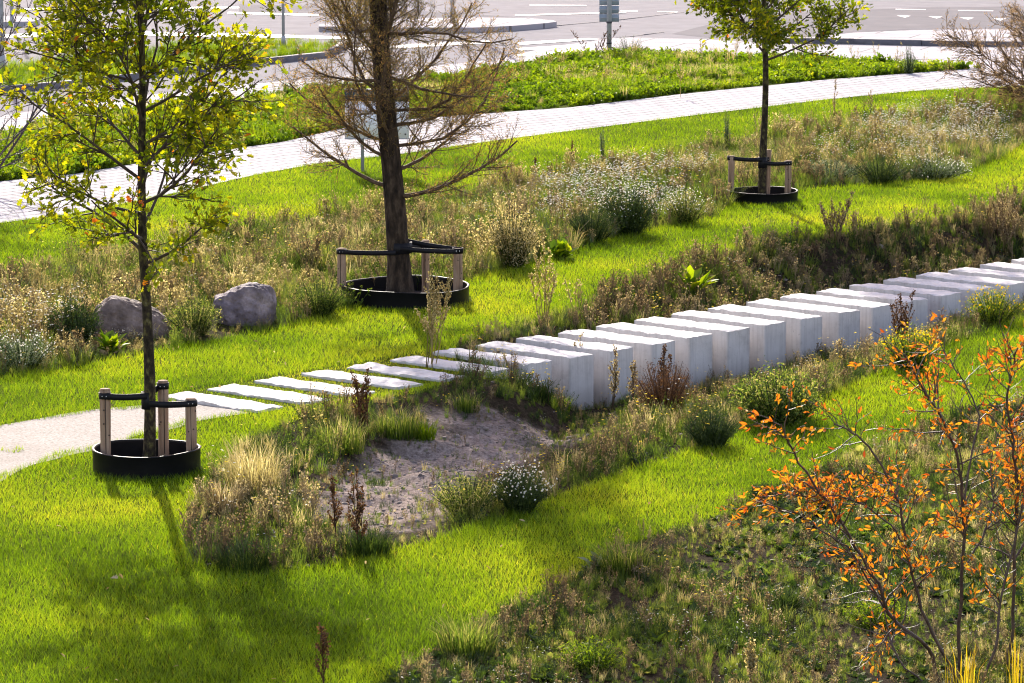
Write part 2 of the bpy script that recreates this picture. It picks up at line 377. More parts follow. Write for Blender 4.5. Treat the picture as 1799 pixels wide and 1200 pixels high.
def ground_mat():
    m, nt, out = newmat('ground'); L = nt.links.new
    tc = N_(nt, 'ShaderNodeTexCoord')
    at = N_(nt, 'ShaderNodeAttribute', attribute_name='tint')     # 0 lawn soil .. 0.5 rough soil .. 1 bare sand
    n1 = N_(nt, 'ShaderNodeTexNoise'); n1.inputs['Scale'].default_value = 2.2; n1.inputs['Detail'].default_value = 8; n1.inputs['Roughness'].default_value = .65
    n2 = N_(nt, 'ShaderNodeTexNoise'); n2.inputs['Scale'].default_value = 22; n2.inputs['Detail'].default_value = 8; n2.inputs['Roughness'].default_value = .7
    L(tc.outputs['Object'], n1.inputs['Vector']); L(tc.outputs['Object'], n2.inputs['Vector'])
    sand = ramp(nt, [(.30, (.07, .05, .042)), (.42, (.22, .17, .145)), (.60, (.37, .30, .265)), (.80, (.47, .40, .36))]); L(n2.outputs[0], sand.inputs[0])
    soil = ramp(nt, [(.3, (.014, .010, .006)), (.55, (.045, .033, .021)), (.75, (.12, .088, .062))]); L(n2.outputs[0], soil.inputs[0])
    turf = ramp(nt, [(.3, (.032, .050, .002)), (.7, (.068, .092, .004))]); L(n2.outputs[0], turf.inputs[0])
    def mrange(a, b):
        ad = N_(nt, 'ShaderNodeMath', operation='MULTIPLY_ADD'); L(n1.outputs[0], ad.inputs[0]); ad.inputs[1].default_value = .3; L(at.outputs['Fac'], ad.inputs[2])
        r = N_(nt, 'ShaderNodeMapRange'); L(ad.outputs[0], r.inputs[0]); r.inputs[1].default_value = a + .15; r.inputs[2].default_value = b + .15
        return r
    r1 = mrange(.15, .35); r2 = mrange(.62, .80)
    a = N_(nt, 'ShaderNodeMix', data_type='RGBA'); L(r1.outputs[0], a.inputs[0]); L(turf.outputs[0], a.inputs[6]); L(soil.outputs[0], a.inputs[7])
    b = N_(nt, 'ShaderNodeMix', data_type='RGBA'); L(r2.outputs[0], b.inputs[0]); L(a.outputs[2], b.inputs[6]); L(sand.outputs[0], b.inputs[7])
    p = N_(nt, 'ShaderNodeBsdfPrincipled'); L(b.outputs[2], p.inputs['Base Color']); p.inputs['Roughness'].default_value = 1; p.inputs['Specular IOR Level'].default_value = .02
    bp = N_(nt, 'ShaderNodeBump'); bp.inputs['Strength'].default_value = 1; bp.inputs['Distance'].default_value = .035; L(n2.outputs[0], bp.inputs['Height']); L(bp.outputs[0], p.inputs['Normal'])
    L(p.outputs[0], out.inputs[0])
    return m
def gravel_mat():
    m, nt, out = newmat('crushed_shell_gravel'); L = nt.links.new
    tc = N_(nt, 'ShaderNodeTexCoord')
    n2 = N_(nt, 'ShaderNodeTexNoise'); n2.inputs['Scale'].default_value = 34; n2.inputs['Detail'].default_value = 6; n2.inputs['Roughness'].default_value = .75
    n1 = N_(nt, 'ShaderNodeTexNoise'); n1.inputs['Scale'].default_value = 1.5; n1.inputs['Detail'].default_value = 5
    L(tc.outputs['Object'], n2.inputs['Vector']); L(tc.outputs['Object'], n1.inputs['Vector'])
    c = ramp(nt, [(.38, (.09, .07, .055)), (.46, (.22, .19, .17)), (.62, (.33, .295, .27)), (.7, (.43, .39, .365))]); L(n2.outputs[0], c.inputs[0])
    d = ramp(nt, [(.3, (.8, .78, .75)), (.6, (1, 1, 1))]); L(n1.outputs[0], d.inputs[0])
    mx = N_(nt, 'ShaderNodeMix', data_type='RGBA', blend_type='MULTIPLY'); mx.inputs[0].default_value = 1; L(c.outputs[0], mx.inputs[6]); L(d.outputs[0], mx.inputs[7])
    p = N_(nt, 'ShaderNodeBsdfPrincipled'); L(mx.outputs[2], p.inputs['Base Color']); p.inputs['Roughness'].default_value = .85
    bp = N_(nt, 'ShaderNodeBump'); bp.inputs['Strength'].default_value = 1; bp.inputs['Distance'].default_value = .012; L(n2.outputs[0], bp.inputs['Height']); L(bp.outputs[0], p.inputs['Normal'])
    L(p.outputs[0], out.inputs[0])
    return m
def concrete_mat():
    m, nt, out = newmat('pale_concrete'); L = nt.links.new
    tc = N_(nt, 'ShaderNodeTexCoord'); geo = N_(nt, 'ShaderNodeNewGeometry')
    n1 = N_(nt, 'ShaderNodeTexNoise'); n1.inputs['Scale'].default_value = 3.5; n1.inputs['Detail'].default_value = 8; n1.inputs['Roughness'].default_value = .65
    mp = N_(nt, 'ShaderNodeMapping'); mp.inputs['Scale'].default_value = (26, 26, 1.6)
    n3 = N_(nt, 'ShaderNodeTexNoise'); n3.inputs['Scale'].default_value = 1.0; n3.inputs['Detail'].default_value = 4
    n2 = N_(nt, 'ShaderNodeTexNoise'); n2.inputs['Scale'].default_value = 30; n2.inputs['Detail'].default_value = 8; n2.inputs['Roughness'].default_value = .7
    L(geo.outputs['Position'], n1.inputs['Vector']); L(geo.outputs['Position'], mp.inputs[0]); L(mp.outputs[0], n3.inputs['Vector']); L(geo.outputs['Position'], n2.inputs['Vector'])
    c = ramp(nt, [(.3, (.45, .425, .405)), (.45, (.58, .55, .53)), (.7, (.66, .63, .61))]); L(n1.outputs[0], c.inputs[0])
    st = ramp(nt, [(.33, (.86, .855, .85)), (.52, (1, 1, 1))]); L(n3.outputs[0], st.inputs[0])
    sp = ramp(nt, [(.30, (.55, .55, .55)), (.36, (1, 1, 1))]); L(n2.outputs[0], sp.inputs[0])
    a = N_(nt, 'ShaderNodeMix', data_type='RGBA', blend_type='MULTIPLY'); a.inputs[0].default_value = 1; L(c.outputs[0], a.inputs[6]); L(st.outputs[0], a.inputs[7])
    b = N_(nt, 'ShaderNodeMix', data_type='RGBA', blend_type='MULTIPLY'); b.inputs[0].default_value = 1; L(a.outputs[2], b.inputs[6]); L(sp.outputs[0], b.inputs[7])
    p = N_(nt, 'ShaderNodeBsdfPrincipled'); 
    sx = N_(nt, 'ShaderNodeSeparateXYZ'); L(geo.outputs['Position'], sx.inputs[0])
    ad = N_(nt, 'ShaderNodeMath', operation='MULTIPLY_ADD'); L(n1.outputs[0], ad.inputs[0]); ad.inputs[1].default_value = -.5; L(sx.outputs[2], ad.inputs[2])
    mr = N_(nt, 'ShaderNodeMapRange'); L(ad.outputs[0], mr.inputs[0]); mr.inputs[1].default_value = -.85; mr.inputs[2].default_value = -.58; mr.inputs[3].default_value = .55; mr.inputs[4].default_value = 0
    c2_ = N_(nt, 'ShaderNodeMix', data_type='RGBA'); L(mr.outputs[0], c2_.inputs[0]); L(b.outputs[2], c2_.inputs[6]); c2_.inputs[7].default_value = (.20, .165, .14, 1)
    L(c2_.outputs[2], p.inputs['Base Color']); p.inputs['Roughness'].default_value = .8; p.inputs['Specular IOR Level'].default_value = .2
    bp = N_(nt, 'ShaderNodeBump'); bp.inputs['Strength'].default_value = .6; bp.inputs['Distance'].default_value = .008; L(n2.outputs[0], bp.inputs['Height']); L(bp.outputs[0], p.inputs['Normal'])
    L(p.outputs[0], out.inputs[0])
    return m
def rock_mat(name, a, b, c):
    return solid(name, [(.28, a), (.5, b), (.72, c)], 5, .8, 1.0, 16, .35, bdist=.03)
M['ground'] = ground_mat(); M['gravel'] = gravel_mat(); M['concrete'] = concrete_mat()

# ------------------------------------------------------------------ ground
def axis(lo, hi, step, far):
    core = np.arange(lo, hi + 1e-6, step)
    g = []; s = step; v = 0
    while v < far:
        s *= 1.35; v += s; g.append(v)
    g = np.array(g)
    return np.concatenate([lo - g[::-1], core, hi + g])
xs = axis(-6.5, 15, .08, 2500); ys = axis(30, 66, .09, 2500)
X, Y = np.meshgrid(xs, ys, indexing='ij')
Z = height(X, Y)
hol = inside(X, Y, HOLLOW); rgh = inside(X, Y, ROUGH); mdw = inside(X, Y, MEADOW)
zone = np.zeros_like(X)
zone[mdw] = .30; zone[rgh] = .40; zone[hol] = .44
SAND = poly([(560, 855), (600, 800), (740, 765), (800, 745), (960, 735), (1100, 770), (1120, 830), (900, 850), (740, 880), (700, 950), (560, 940)])
SAND = np.array([GT(*p)[:2] for p in [(570, 870), (590, 815), (660, 808), (715, 775), (775, 752), (860, 742), (960, 752), (1040, 765), (960, 790), (860, 806), (780, 860), (720, 935), (640, 945), (560, 915)]])
SAND2 = np.array([GT(*p)[:2] for p in [(1280, 500), (1330, 470), (1450, 455), (1600, 440), (1700, 450), (1660, 470), (1500, 480), (1350, 520)]])
def in_sand(x, y):      # ragged outline, weeds creeping in from the rim
    return inside(x + (vnoise(x, y, 1.7, 141) - .5) * 1.3, y + (vnoise(x, y, 1.4, 142) - .5) * 2.0 + (vnoise(x, y, 5, 143) - .5) * .7, SAND)
def sand_w(x, y):       # soft 0..1 weight so the weeds thin out towards the bare middle
    w = 0
    for k in range(16):
        a = k * 2.4; q = .16 * math.sqrt(k + .5)
        w = w + inside(x + q * 1.3 * math.cos(a), y + q * 2.6 * math.sin(a), SAND)
    return w / 16
sd = in_sand(X, Y) | (inside(X, Y, SAND2) & (vnoise(X, Y, 1.6, 99) > .6))
zone = np.where(hol, np.maximum(zone, .44 + .60 * np.clip(sand_w(X, Y) * 1.15 + (vnoise(X, Y, 3.1, 161) - .5) * .5, 0, 1) * (sand_w(X, Y) > 0)), zone)
zone[inside(X, Y, SAND2) & (vnoise(X, Y, 1.6, 99) > .62)] = .85
for _ in range(3):
    z2 = zone.copy(); z2[1:-1, 1:-1] = (zone[1:-1, 1:-1] * 2 + zone[:-2, 1:-1] + zone[2:, 1:-1] + zone[1:-1, :-2] + zone[1:-1, 2:]) / 6
    zone = z2
nx, ny = X.shape
idx = np.arange(nx * ny).reshape(nx, ny)
q = np.stack([idx[:-1, :-1], idx[1:, :-1], idx[1:, 1:], idx[:-1, 1:]], -1).reshape(-1, 4)
mb = MB(); mb.add(np.stack([X, Y, Z], -1).reshape(-1, 3), np.vstack([q[:, [0, 1, 2]], q[:, [0, 2, 3]]]), zone.reshape(-1))
tag(mb.build('ground', M['ground'], smooth=True), kind='structure')

def sheet(name, pg, z, mat, rough_edge=0, kind='structure', thick=0):
    pg = np.asarray(pg)
    if rough_edge:
        out = []; rng = np.random.default_rng(5)
        for i in range(len(pg)):
            a, b = pg[i], pg[(i + 1) % len(pg)]
            n = max(1, min(160, int(np.hypot(*(b - a)) / .12)))
            for t in range(n):
                p = a + (b - a) * t / n
                out.append(p + (np.array([vnoise(p[0], p[1], 2.2, 8), vnoise(p[0], p[1], 2.2, 9)]) - .5) * 2 * rough_edge)
        pg = np.array(out)
    me = bpy.data.meshes.new(name)
    n = len(pg)
    V = [(p[0], p[1], z) for p in pg]; Fc = [list(range(n))]
    area = sum(pg[i][0] * pg[(i + 1) % n][1] - pg[(i + 1) % n][0] * pg[i][1] for i in range(n))
    if area < 0: Fc = [Fc[0][::-1]]
    if thick:
        V += [(p[0], p[1], z - thick) for p in pg]
        for i in range(n):
            j = (i + 1) % n
            Fc.append([i, i + n, j + n, j] if area > 0 else [j, j + n, i + n, i])
    me.from_pydata(V, [], Fc); me.update()
    me.materials.append(mat)
    o = bpy.data.objects.new(name, me); C.scene.collection.objects.link(o)
    o['kind'] = kind
    return o
# the road and its surroundings beyond the lawn
sheet('road', poly([(-500, 330), (0, 245), (130, 207), (400, 182), (640, 160), (860, 130), (1000, 105), (1180, 98), (1400, 108), (1715, 123), (2300, 110), (2300, -180), (-500, -180)]), .004, M['asphalt'])
sheet('paved_path', PATH, .012, M['path'])
sheet('plaza_paving', poly([(960, 84), (1090, 66), (1240, 70), (1400, 79), (1700, 84), (2100, 86), (2100, 98), (1715, 121), (1560, 112), (1400, 106), (1180, 96), (1080, 97), (1000, 103), (905, 117), (880, 104)]), .012, M['tiles'])
sheet('plaza_paving', poly([(1385, 75), (1430, 66), (1500, 58), (1600, 54), (2100, 48), (2100, 81), (1700, 79), (1385, 76)]), .012, M['tiles'])
sheet('cycle_path', poly([(-500, 260), (0, 205), (150, 180), (400, 152), (560, 138), (720, 122), (880, 104), (905, 117), (860, 128), (740, 146), (640, 158), (500, 170), (400, 180), (250, 195), (130, 205), (60, 222), (0, 243), (-500, 300)]), .010, M['path'])
sheet('road_patch', poly([(1180, 60), (1300, 30), (1420, 22), (1600, 14), (2100, 8), (2100, 47), (1600, 52), (1480, 59), (1400, 66), (1250, 67)]), .008, M['darkasphalt'])
sheet('road_patch', poly([(420, 8), (620, 12), (900, 30), (960, 45), (860, 44), (600, 30), (420, 22)]), .008, M['darkasphalt'])
sheet('gravel_path', GRAVEL, .006, M['gravel'], .07)
# kerbs
def kerb(name, pts, w, z0, z1, mat=None, parent=None):
    P = [G(*p)[:2] for p in pts]
    mb = MB()
    for a, b in zip(P[:-1], P[1:]):
        d = (b - a) / np.hypot(*(b - a)); nrm = np.array([-d[1], d[0]]) * w / 2
        v = [(*(a - nrm), z0), (*(a + nrm), z0), (*(a + nrm), z1), (*(a - nrm), z1), (*(b - nrm), z0), (*(b + nrm), z0), (*(b + nrm), z1), (*(b - nrm), z1)]
        mb.add(v, [(0, 4, 7), (0, 7, 3), (3, 7, 6), (3, 6, 2), (1, 2, 6), (1, 6, 5), (0, 3, 2), (0, 2, 1), (4, 5, 6), (4, 6, 7)])
    o = mb.build(name, mat or M['kerb']); o['kind'] = 'structure'
    return o
kerb('kerb', [(-400, 217), (0, 164), (130, 152), (300, 132), (420, 118), (575, 101), (612, 79)], .16, 0, .13)
kerb('kerb', [(1380, 75.5), (1500, 77), (1620, 80), (1850, 83), (2100, 84)], .22, 0, .12)
ISL = poly([(560, 52), (700, 42), (830, 40), (930, 41), (972, 45), (978, 47.5), (960, 50), (900, 55), (830, 58), (700, 58), (560, 56)])
sheet('traffic_island_paving', ISL, .13, M['tiles'], thick=.15)
sheet('traffic_island_paving', poly([(-60, 38), (30, 37), (70, 43), (60, 47), (0, 48), (-60, 47)]), .13, M['tiles'], thick=.15)
kerb('road_seam', [(975, 46), (1085, 36), (1200, 22)], .07, .006, .012, M['seam'])
kerb('road_seam', [(1080, 68), (1130, 62), (1165, 57)], .06, .006, .014, M['seam'])
kerb('road_seam', [(1560, 104), (1700, 108), (1850, 110)], .05, .013, .017, M['seam'])
# painted marks
def mark(pts, name='road_marking', z=.016): return sheet(name, poly(pts), z, M['paint'])
for x, y in ((1587, 30), (1643, 31.5), (1698, 33.5), (1755, 35)):
    mark([(x - 12, y - 1.6), (x + 13, y - 1.2), (x + 3, y + 2.0)])
mark([(1573, 16.5), (1626, 17.5), (1626, 18.6), (1573, 17.6)]); mark([(1683, 18.8), (1745, 19.6), (1745, 20.7), (1683, 19.9)])
mark([(905, 27), (1050, 23), (1100, 22), (1100, 23.6), (905, 29)]); mark([(1090, 19.5), (1120, 20), (1120, 21.3), (1090, 20.8)]); mark([(1155, 21), (1190, 21.5), (1190, 22.8), (1155, 22.3)])
mark([(930, 9.5), (1030, 10), (1030, 11), (930, 10.5)])
for y0 in (72, 82, 92):
    mark([(905, y0 + 4), (1035, y0 - 4), (1055, y0 - 2), (915, y0 + 8)])
mark([(0, 62), (140, 55), (420, 60), (620, 66), (620, 70), (420, 66), (140, 62), (0, 68)]); mark([(40, 16), (250, 14), (420, 13), (420, 15.5), (250, 16.5), (40, 18.5)])
mark([(400, 22), (560, 26), (560, 29), (400, 25)]); mark([(620, 84), (860, 72), (860, 77), (620, 90)])

# ------------------------------------------------------------------ concrete blocks
B0 = G(365.6, 686.8); B21 = G(1777, 462)
STEP = (B21 - B0) / 21
ROW = STEP / np.linalg.norm(STEP)
CROSS = np.array([1.09, -.945, 0]); CROSS /= np.linalg.norm(CROSS)
BL, BW = 1.44, .395
ords = ['first', 'second', 'third', 'fourth', 'fifth', 'sixth', 'seventh', 'eighth', 'ninth', 'tenth', 'eleventh', 'twelfth', 'thirteenth', 'fourteenth', 'fifteenth', 'sixteenth', 'seventeenth']
def block(i):
    rng = np.random.default_rng(100 + i)
    flush = i <= 4
    top = .035 if flush else .045
    c0 = B0 + i * STEP + CROSS * rng.normal(0, .012)
    bw = BW * (1 + rng.normal(0, .015))
    nu, nv = 48, 14
    u = np.linspace(0, BL, nu); v = np.linspace(0, bw, nv)
    Ug, Vg = np.meshgrid(u, v, indexing='ij')
    wob = (vnoise(Ug * 1 + i * 7, Vg + 3, 9, 11) - .5) * .012 + (vnoise(Ug + i * 3, Vg, 24, 12) - .5) * .010 + (vnoise(Ug + i, Vg, 3, 13) - .5) * .012
    edge = np.minimum(np.minimum(Ug, BL - Ug), np.minimum(Vg, bw - Vg))
    wob = wob - .014 * np.exp(-edge / .012) * vnoise(Ug + i, Vg, 14, 14)
    P = Ug[..., None] * CROSS + Vg[..., None] * ROW
    P[..., 2] += wob
    org = c0 + np.array([0, 0, top])
    mb = MB(); idx = np.arange(nu * nv).reshape(nu, nv)
    q = np.stack([idx[:-1, :-1], idx[1:, :-1], idx[1:, 1:], idx[:-1, 1:]], -1).reshape(-1, 4)
    cor = [c0, c0 + CROSS * BL, c0 + CROSS * BL + ROW * bw, c0 + ROW * bw]
    zb = min(float(height(c[0], c[1])) for c in cor) - .15 - top
    if flush: zb = -.25
    bnd = np.concatenate([idx[:, 0], idx[-1, 1:], idx[-2::-1, -1], idx[0, -2:0:-1]])
    Pv = P.reshape(-1, 3); nb = len(bnd)
    low = Pv[bnd].copy(); low[:, 2] = zb
    base = nu * nv
    k = np.arange(nb); k2 = (k + 1) % nb
    side = np.vstack([np.stack([bnd[k], base + k, base + k2], 1), np.stack([bnd[k], base + k2, bnd[k2]], 1)])
    Vall = np.vstack([Pv, low])
    # duplicate the rim so side walls shade crisply
    mb.add(Pv, np.vstack([q[:, [0, 1, 2]], q[:, [0, 2, 3]]]))
    mb.add(Vall, side)
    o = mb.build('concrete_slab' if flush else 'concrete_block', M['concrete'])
    o.location = org
    if flush:
        lab = 'flat pale concrete slab lying flush in the turf, %s counting from the gravel path' % ords[i + 1]
        tag(o, lab, 'stepping slab', 'pale stepping slabs in a row')
    else:
        j = i - 5
        if j == 16: lab = 'farthest raised pale concrete block, its top cut by the right edge of the photo'
        else: lab = 'raised pale concrete block with rough top, %s block counting up from the flush slabs' % ords[j]
        tag(o, lab, 'concrete block', 'raised concrete blocks in a row')
    return o
for i in range(-1, 22): block(i)
block_fp = []
for i in range(-1, 22):
    c0 = B0 + i * STEP
    block_fp.append(np.array([(c0 - CROSS * .02 - ROW * .02)[:2], (c0 + CROSS * (BL + .02) - ROW * .02)[:2], (c0 + CROSS * (BL + .02) + ROW * (BW + .02))[:2], (c0 - CROSS * .02 + ROW * (BW + .02))[:2]]))
def in_blocks(x, y):
    rx = x - B0[0]; ry = y - B0[1]
    det = CROSS[0] * ROW[1] - CROSS[1] * ROW[0]
    u = (rx * ROW[1] - ry * ROW[0]) / det; v = (CROSS[0] * ry - CROSS[1] * rx) / det
    s = np.linalg.norm(STEP)
    k = np.floor(v / s); w = v - k * s
    return (u > -.02) & (u < BL + .02) & (w < BW + .02) & (k >= -1) & (k <= 21)

# ------------------------------------------------------------------ tree rings and stakes
def lathe_ring(mb, R, h, wob, seed, n=56, th=.012):
    a = np.arange(n) * 2 * np.pi / n
    rng = np.random.default_rng(seed); ph = rng.random(3) * 6.28
    r = R * (1 + wob * (.5 * np.cos(3 * a + ph[0]) + .35 * np.cos(2 * a + ph[1]) + .2 * np.cos(5 * a + ph[2])))
    zz = h * (1 + .05 * np.cos(2 * a + ph[2]))
    prof = []
    for rr, z in ((r, -.05 + 0 * a), (r + .004, zz * .97), (r + .012, zz), (r - .006, zz + .006), (r - th - .006, zz), (r - th, zz * .9), (r - th, -.05 + 0 * a)):
        prof.append(np.stack([rr * np.cos(a), rr * np.sin(a), z], 1))
    V = np.vstack(prof); m = len(prof)
    i = np.arange(m - 1)[:, None] * n; j = np.arange(n)[None]; j2 = (j + 1) % n
    q = np.stack([i + j, i + j2, i + n + j2, i + n + j], -1).reshape(-1, 4)
    mb.add(V, np.vstack([q[:, [0, 1, 2]], q[:, [0, 2, 3]]]))
def strap(mb, a, b, h=.06, th=.012):
    a = np.array(a); b = np.array(b); d = b - a; d[2] = 0; d /= np.linalg.norm(d); s = np.array([-d[1], d[0], 0]) * th / 2; u = np.array([0, 0, h / 2])
    n = 5; t = np.linspace(0, 1, n)
    rows = []
    for k in t:
        c = a + (b - a) * k; c[2] -= .012 * math.sin(math.pi * k)
        tw = s * (1 + .0 * k)
        rows += [c - tw - u, c + tw - u, c + tw + u, c - tw + u]
    f = []
    for k in range(n - 1):
        o = 4 * k
        for x in range(4):
            y = (x + 1) % 4; f += [(o + x, o + y, o + 4 + y), (o + x, o + 4 + y, o + 4 + x)]
    f += [(0, 2, 1), (0, 3, 2), (4 * n - 4, 4 * n - 3, 4 * n - 2), (4 * n - 4, 4 * n - 2, 4 * n - 1)]
    mb.add(rows, f)
def band(mb, c, r, z0, z1, n=20, th=.006):
    a = np.arange(n) * 2 * np.pi / n
    rows = []
    for rr, z in ((r, z0), (r + th, z0), (r + th, z1), (r, z1)):
        rows.append(np.stack([c[0] + rr * np.cos(a), c[1] + rr * np.sin(a), np.full(n, z)], 1))
    f = []
    V = np.vstack(rows)
    for k in range(4):
        k2 = (k + 1) % 4
        for j in range(n):
            j2 = (j + 1) % n
            f += [(k * n + j, k * n + j2, k2 * n + j2), (k * n + j, k2 * n + j2, k2 * n + j)]
    mb.add(V, f)
def tree_support(ctr, R, wall, wob, posts, trunk, tr_r, straps, bands, where, seed):
    o = MB(); lathe_ring(o, R, wall, wob, seed)
    rg = thing('root_barrier_ring', 'black plastic watering ring around the base of %s' % where, 'tree ring', ctr, 'black watering rings at the tree bases')
    o.build('ring_wall', M['ring'], rg, smooth=True)
    s = MB(); n = 30; a = np.arange(n) * 2 * np.pi / n
    V = np.vstack([[0, 0, .03], np.stack([(R * .93) * np.cos(a), (R * .93) * np.sin(a), np.full(n, .015)], 1)])
    s.add(V, [(0, i + 1, (i + 1) % n + 1) for i in range(n)])
    s.build('soil', M['soil'], rg, smooth=True)
    t = thing('tree_support', 'three wooden stakes strapped to %s' % where, 'tree stakes', ctr, 'wooden tree stakes with black straps')
    rng = np.random.default_rng(seed)
    for (dx, dy, h, r) in posts:
        p = MB(); lx, ly = rng.normal(0, .008, 2)
        zs = np.linspace(-.05, h - .012, 9)
        rr = r * (1 + .03 * np.sin(zs * 9 + dx * 9))
        tube(p, [(dx + lx * z, dy + ly * z, z) for z in zs], rr, 14)
        # bevelled top and a drying crack
        tube(p, [(dx + lx * h, dy + ly * h, h - .012), (dx + lx * h, dy + ly * h, h)], [r * .99, r * .9], 14)
        st = p.build('stake', M['wood'], t, smooth=False)
        k = MB(); ca = -math.pi / 2 + rng.normal(0, .5)
        cx, cy = dx + r * 1.0 * math.cos(ca), dy + r * 1.0 * math.sin(ca)
        box(k, (cx, cy, h * .55), (.006, .006, h * .8), ca); k.build('crack', M['soil'], st)
        for _ in range(3):
            kk = MB(); ka = -math.pi / 2 + rng.uniform(-1, 1); kz = rng.uniform(.25, .85) * h
            tube(kk, [(dx + (r - .004) * math.cos(ka), dy + (r - .004) * math.sin(ka), kz), (dx + (r + .003) * math.cos(ka), dy + (r + .003) * math.sin(ka), kz)], [.009, .008], 8)
            kk.build('knot', M['twig'], st)
    for (ip, z, z2, side) in straps:
        dx, dy, h, r = posts[ip]
        k = MB(); off = side * tr_r
        a = np.array([dx, dy - r - .004 if side <= 0 else dy + r + .004, z]); b = np.array([trunk[0], trunk[1] - (tr_r + .005 if side <= 0 else -tr_r - .005), z2])
        strap(k, a, b)
        band(k, (dx, dy), r + .002, z - .03, z + .03)
        so = k.build('strap', M['rubber'], t)
        for e in (-.02, .02):
            nl = MB(); tube(nl, [(dx + e, dy - r - .004, z), (dx + e, dy - r - .013, z)], .005, 6)
            nl.build('screw', M['nail'], so)
    for (z0, z1) in bands:
        k = MB(); band(k, trunk, tr_r + .004, z0, z1, th=.008); k.build('trunk_wrap', M['rubber'], t)
    return rg, t
c1, c2, c3 = rings[0][0], rings[1][0], rings[2][0]
tree_support(c1, .51, .215, .05, [(-.405, -.03, .80, .052), (.135, .22, .84, .052), (.425, .02, .70, .053)], (.012, 0), .056,
             [(0, .735, .735, -1), (2, .655, .66, -1), (1, .79, .76, 1)], [(.60, .765)], 'the small yellowing oak beside the gravel path', 1)
tree_support(c2, .80, .20, .09, [(-.80, .02, .655, .056), (.25, .46, .70, .052), (.665, -.05, .66, .060)], (-.065, 0), .142,
             [(0, .615, .62, -1), (2, .63, .67, -1), (2, .64, .75, 1), (1, .60, .69, 1)], [(.60, .735)], 'the thick trunked tree', 2)
tree_support(c3, .535, .155, .04, [(-.475, -.02, .685, .050), (.085, .16, .76, .050), (.40, .02, .61, .050)], (.01, 0), .058,
             [(0, .655, .63, -1), (2, .57, .58, -1), (1, .62, .6, 1)], [(.50, .665)], 'the farther small oak near the paved path', 3)

# ------------------------------------------------------------------ woody plants
def bezier(p0, d0, L, droop, rng, seg=6, wig=.06):
    pts = [np.array(p0, float)]; d = np.array(d0, float); d /= np.linalg.norm(d)
    for k in range(seg):
        d = d + rng.normal(0, wig, 3) + np.array([0, 0, droop / seg]); d /= np.linalg.norm(d)
        pts.append(pts[-1] + d * L / seg)
    return np.array(pts), d
def limb(wood, leafp, p0, d0, L, r, lvl, rng, P):
    seg = 6 if lvl == 0 else (5 if lvl == 1 else 4)
    pts, dd = bezier(p0, d0, L, P['trop'][lvl], rng, seg, P['wig'])
    tube(wood, pts, np.linspace(r, max(r * .35, P['rmin']), len(pts)), 6 if lvl == 0 else (5 if lvl == 1 else 3), cap=False)
    last = lvl == len(P['n']) - 1
    if lvl >= P['leaf_from']:
        tt = rng.random(int(P['leafs'][lvl] * L) + 1) * (.85) + .15
        for t in tt:
            k = t * (len(pts) - 1); i = min(int(k), len(pts) - 2)
            q = pts[i] * (1 - (k - i)) + pts[i + 1] * (k - i)
            leafp.append((*(q + rng.normal(0, P['spread'], 3)), *(pts[i + 1] - pts[i]) / (np.linalg.norm(pts[i + 1] - pts[i]) + 1e-9)))
    if last: return
    n = max(1, int(round(P['n'][lvl + 1] * L * rng.uniform(.8, 1.2))))
    for _ in range(n):
        t = rng.uniform(P['t0'], .98); k = t * (len(pts) - 1); i = min(int(k), len(pts) - 2)
        q = pts[i] * (1 - (k - i)) + pts[i + 1] * (k - i)
        ax = pts[i + 1] - pts[i]; ax /= np.linalg.norm(ax)
        s = rng.normal(size=3); s[2] *= P['flatten']; s -= ax * (s @ ax); s /= np.linalg.norm(s)
        an = rad(rng.uniform(*P['fork']))
        d = ax * math.cos(an) + s * math.sin(an)
        limb(wood, leafp, q, d, P['len'][lvl + 1] * (1 - .45 * t) * rng.uniform(.7, 1.25), r * (1 - t * .6) * P.get('rr', .45) + P['rmin'], lvl + 1, rng, P)

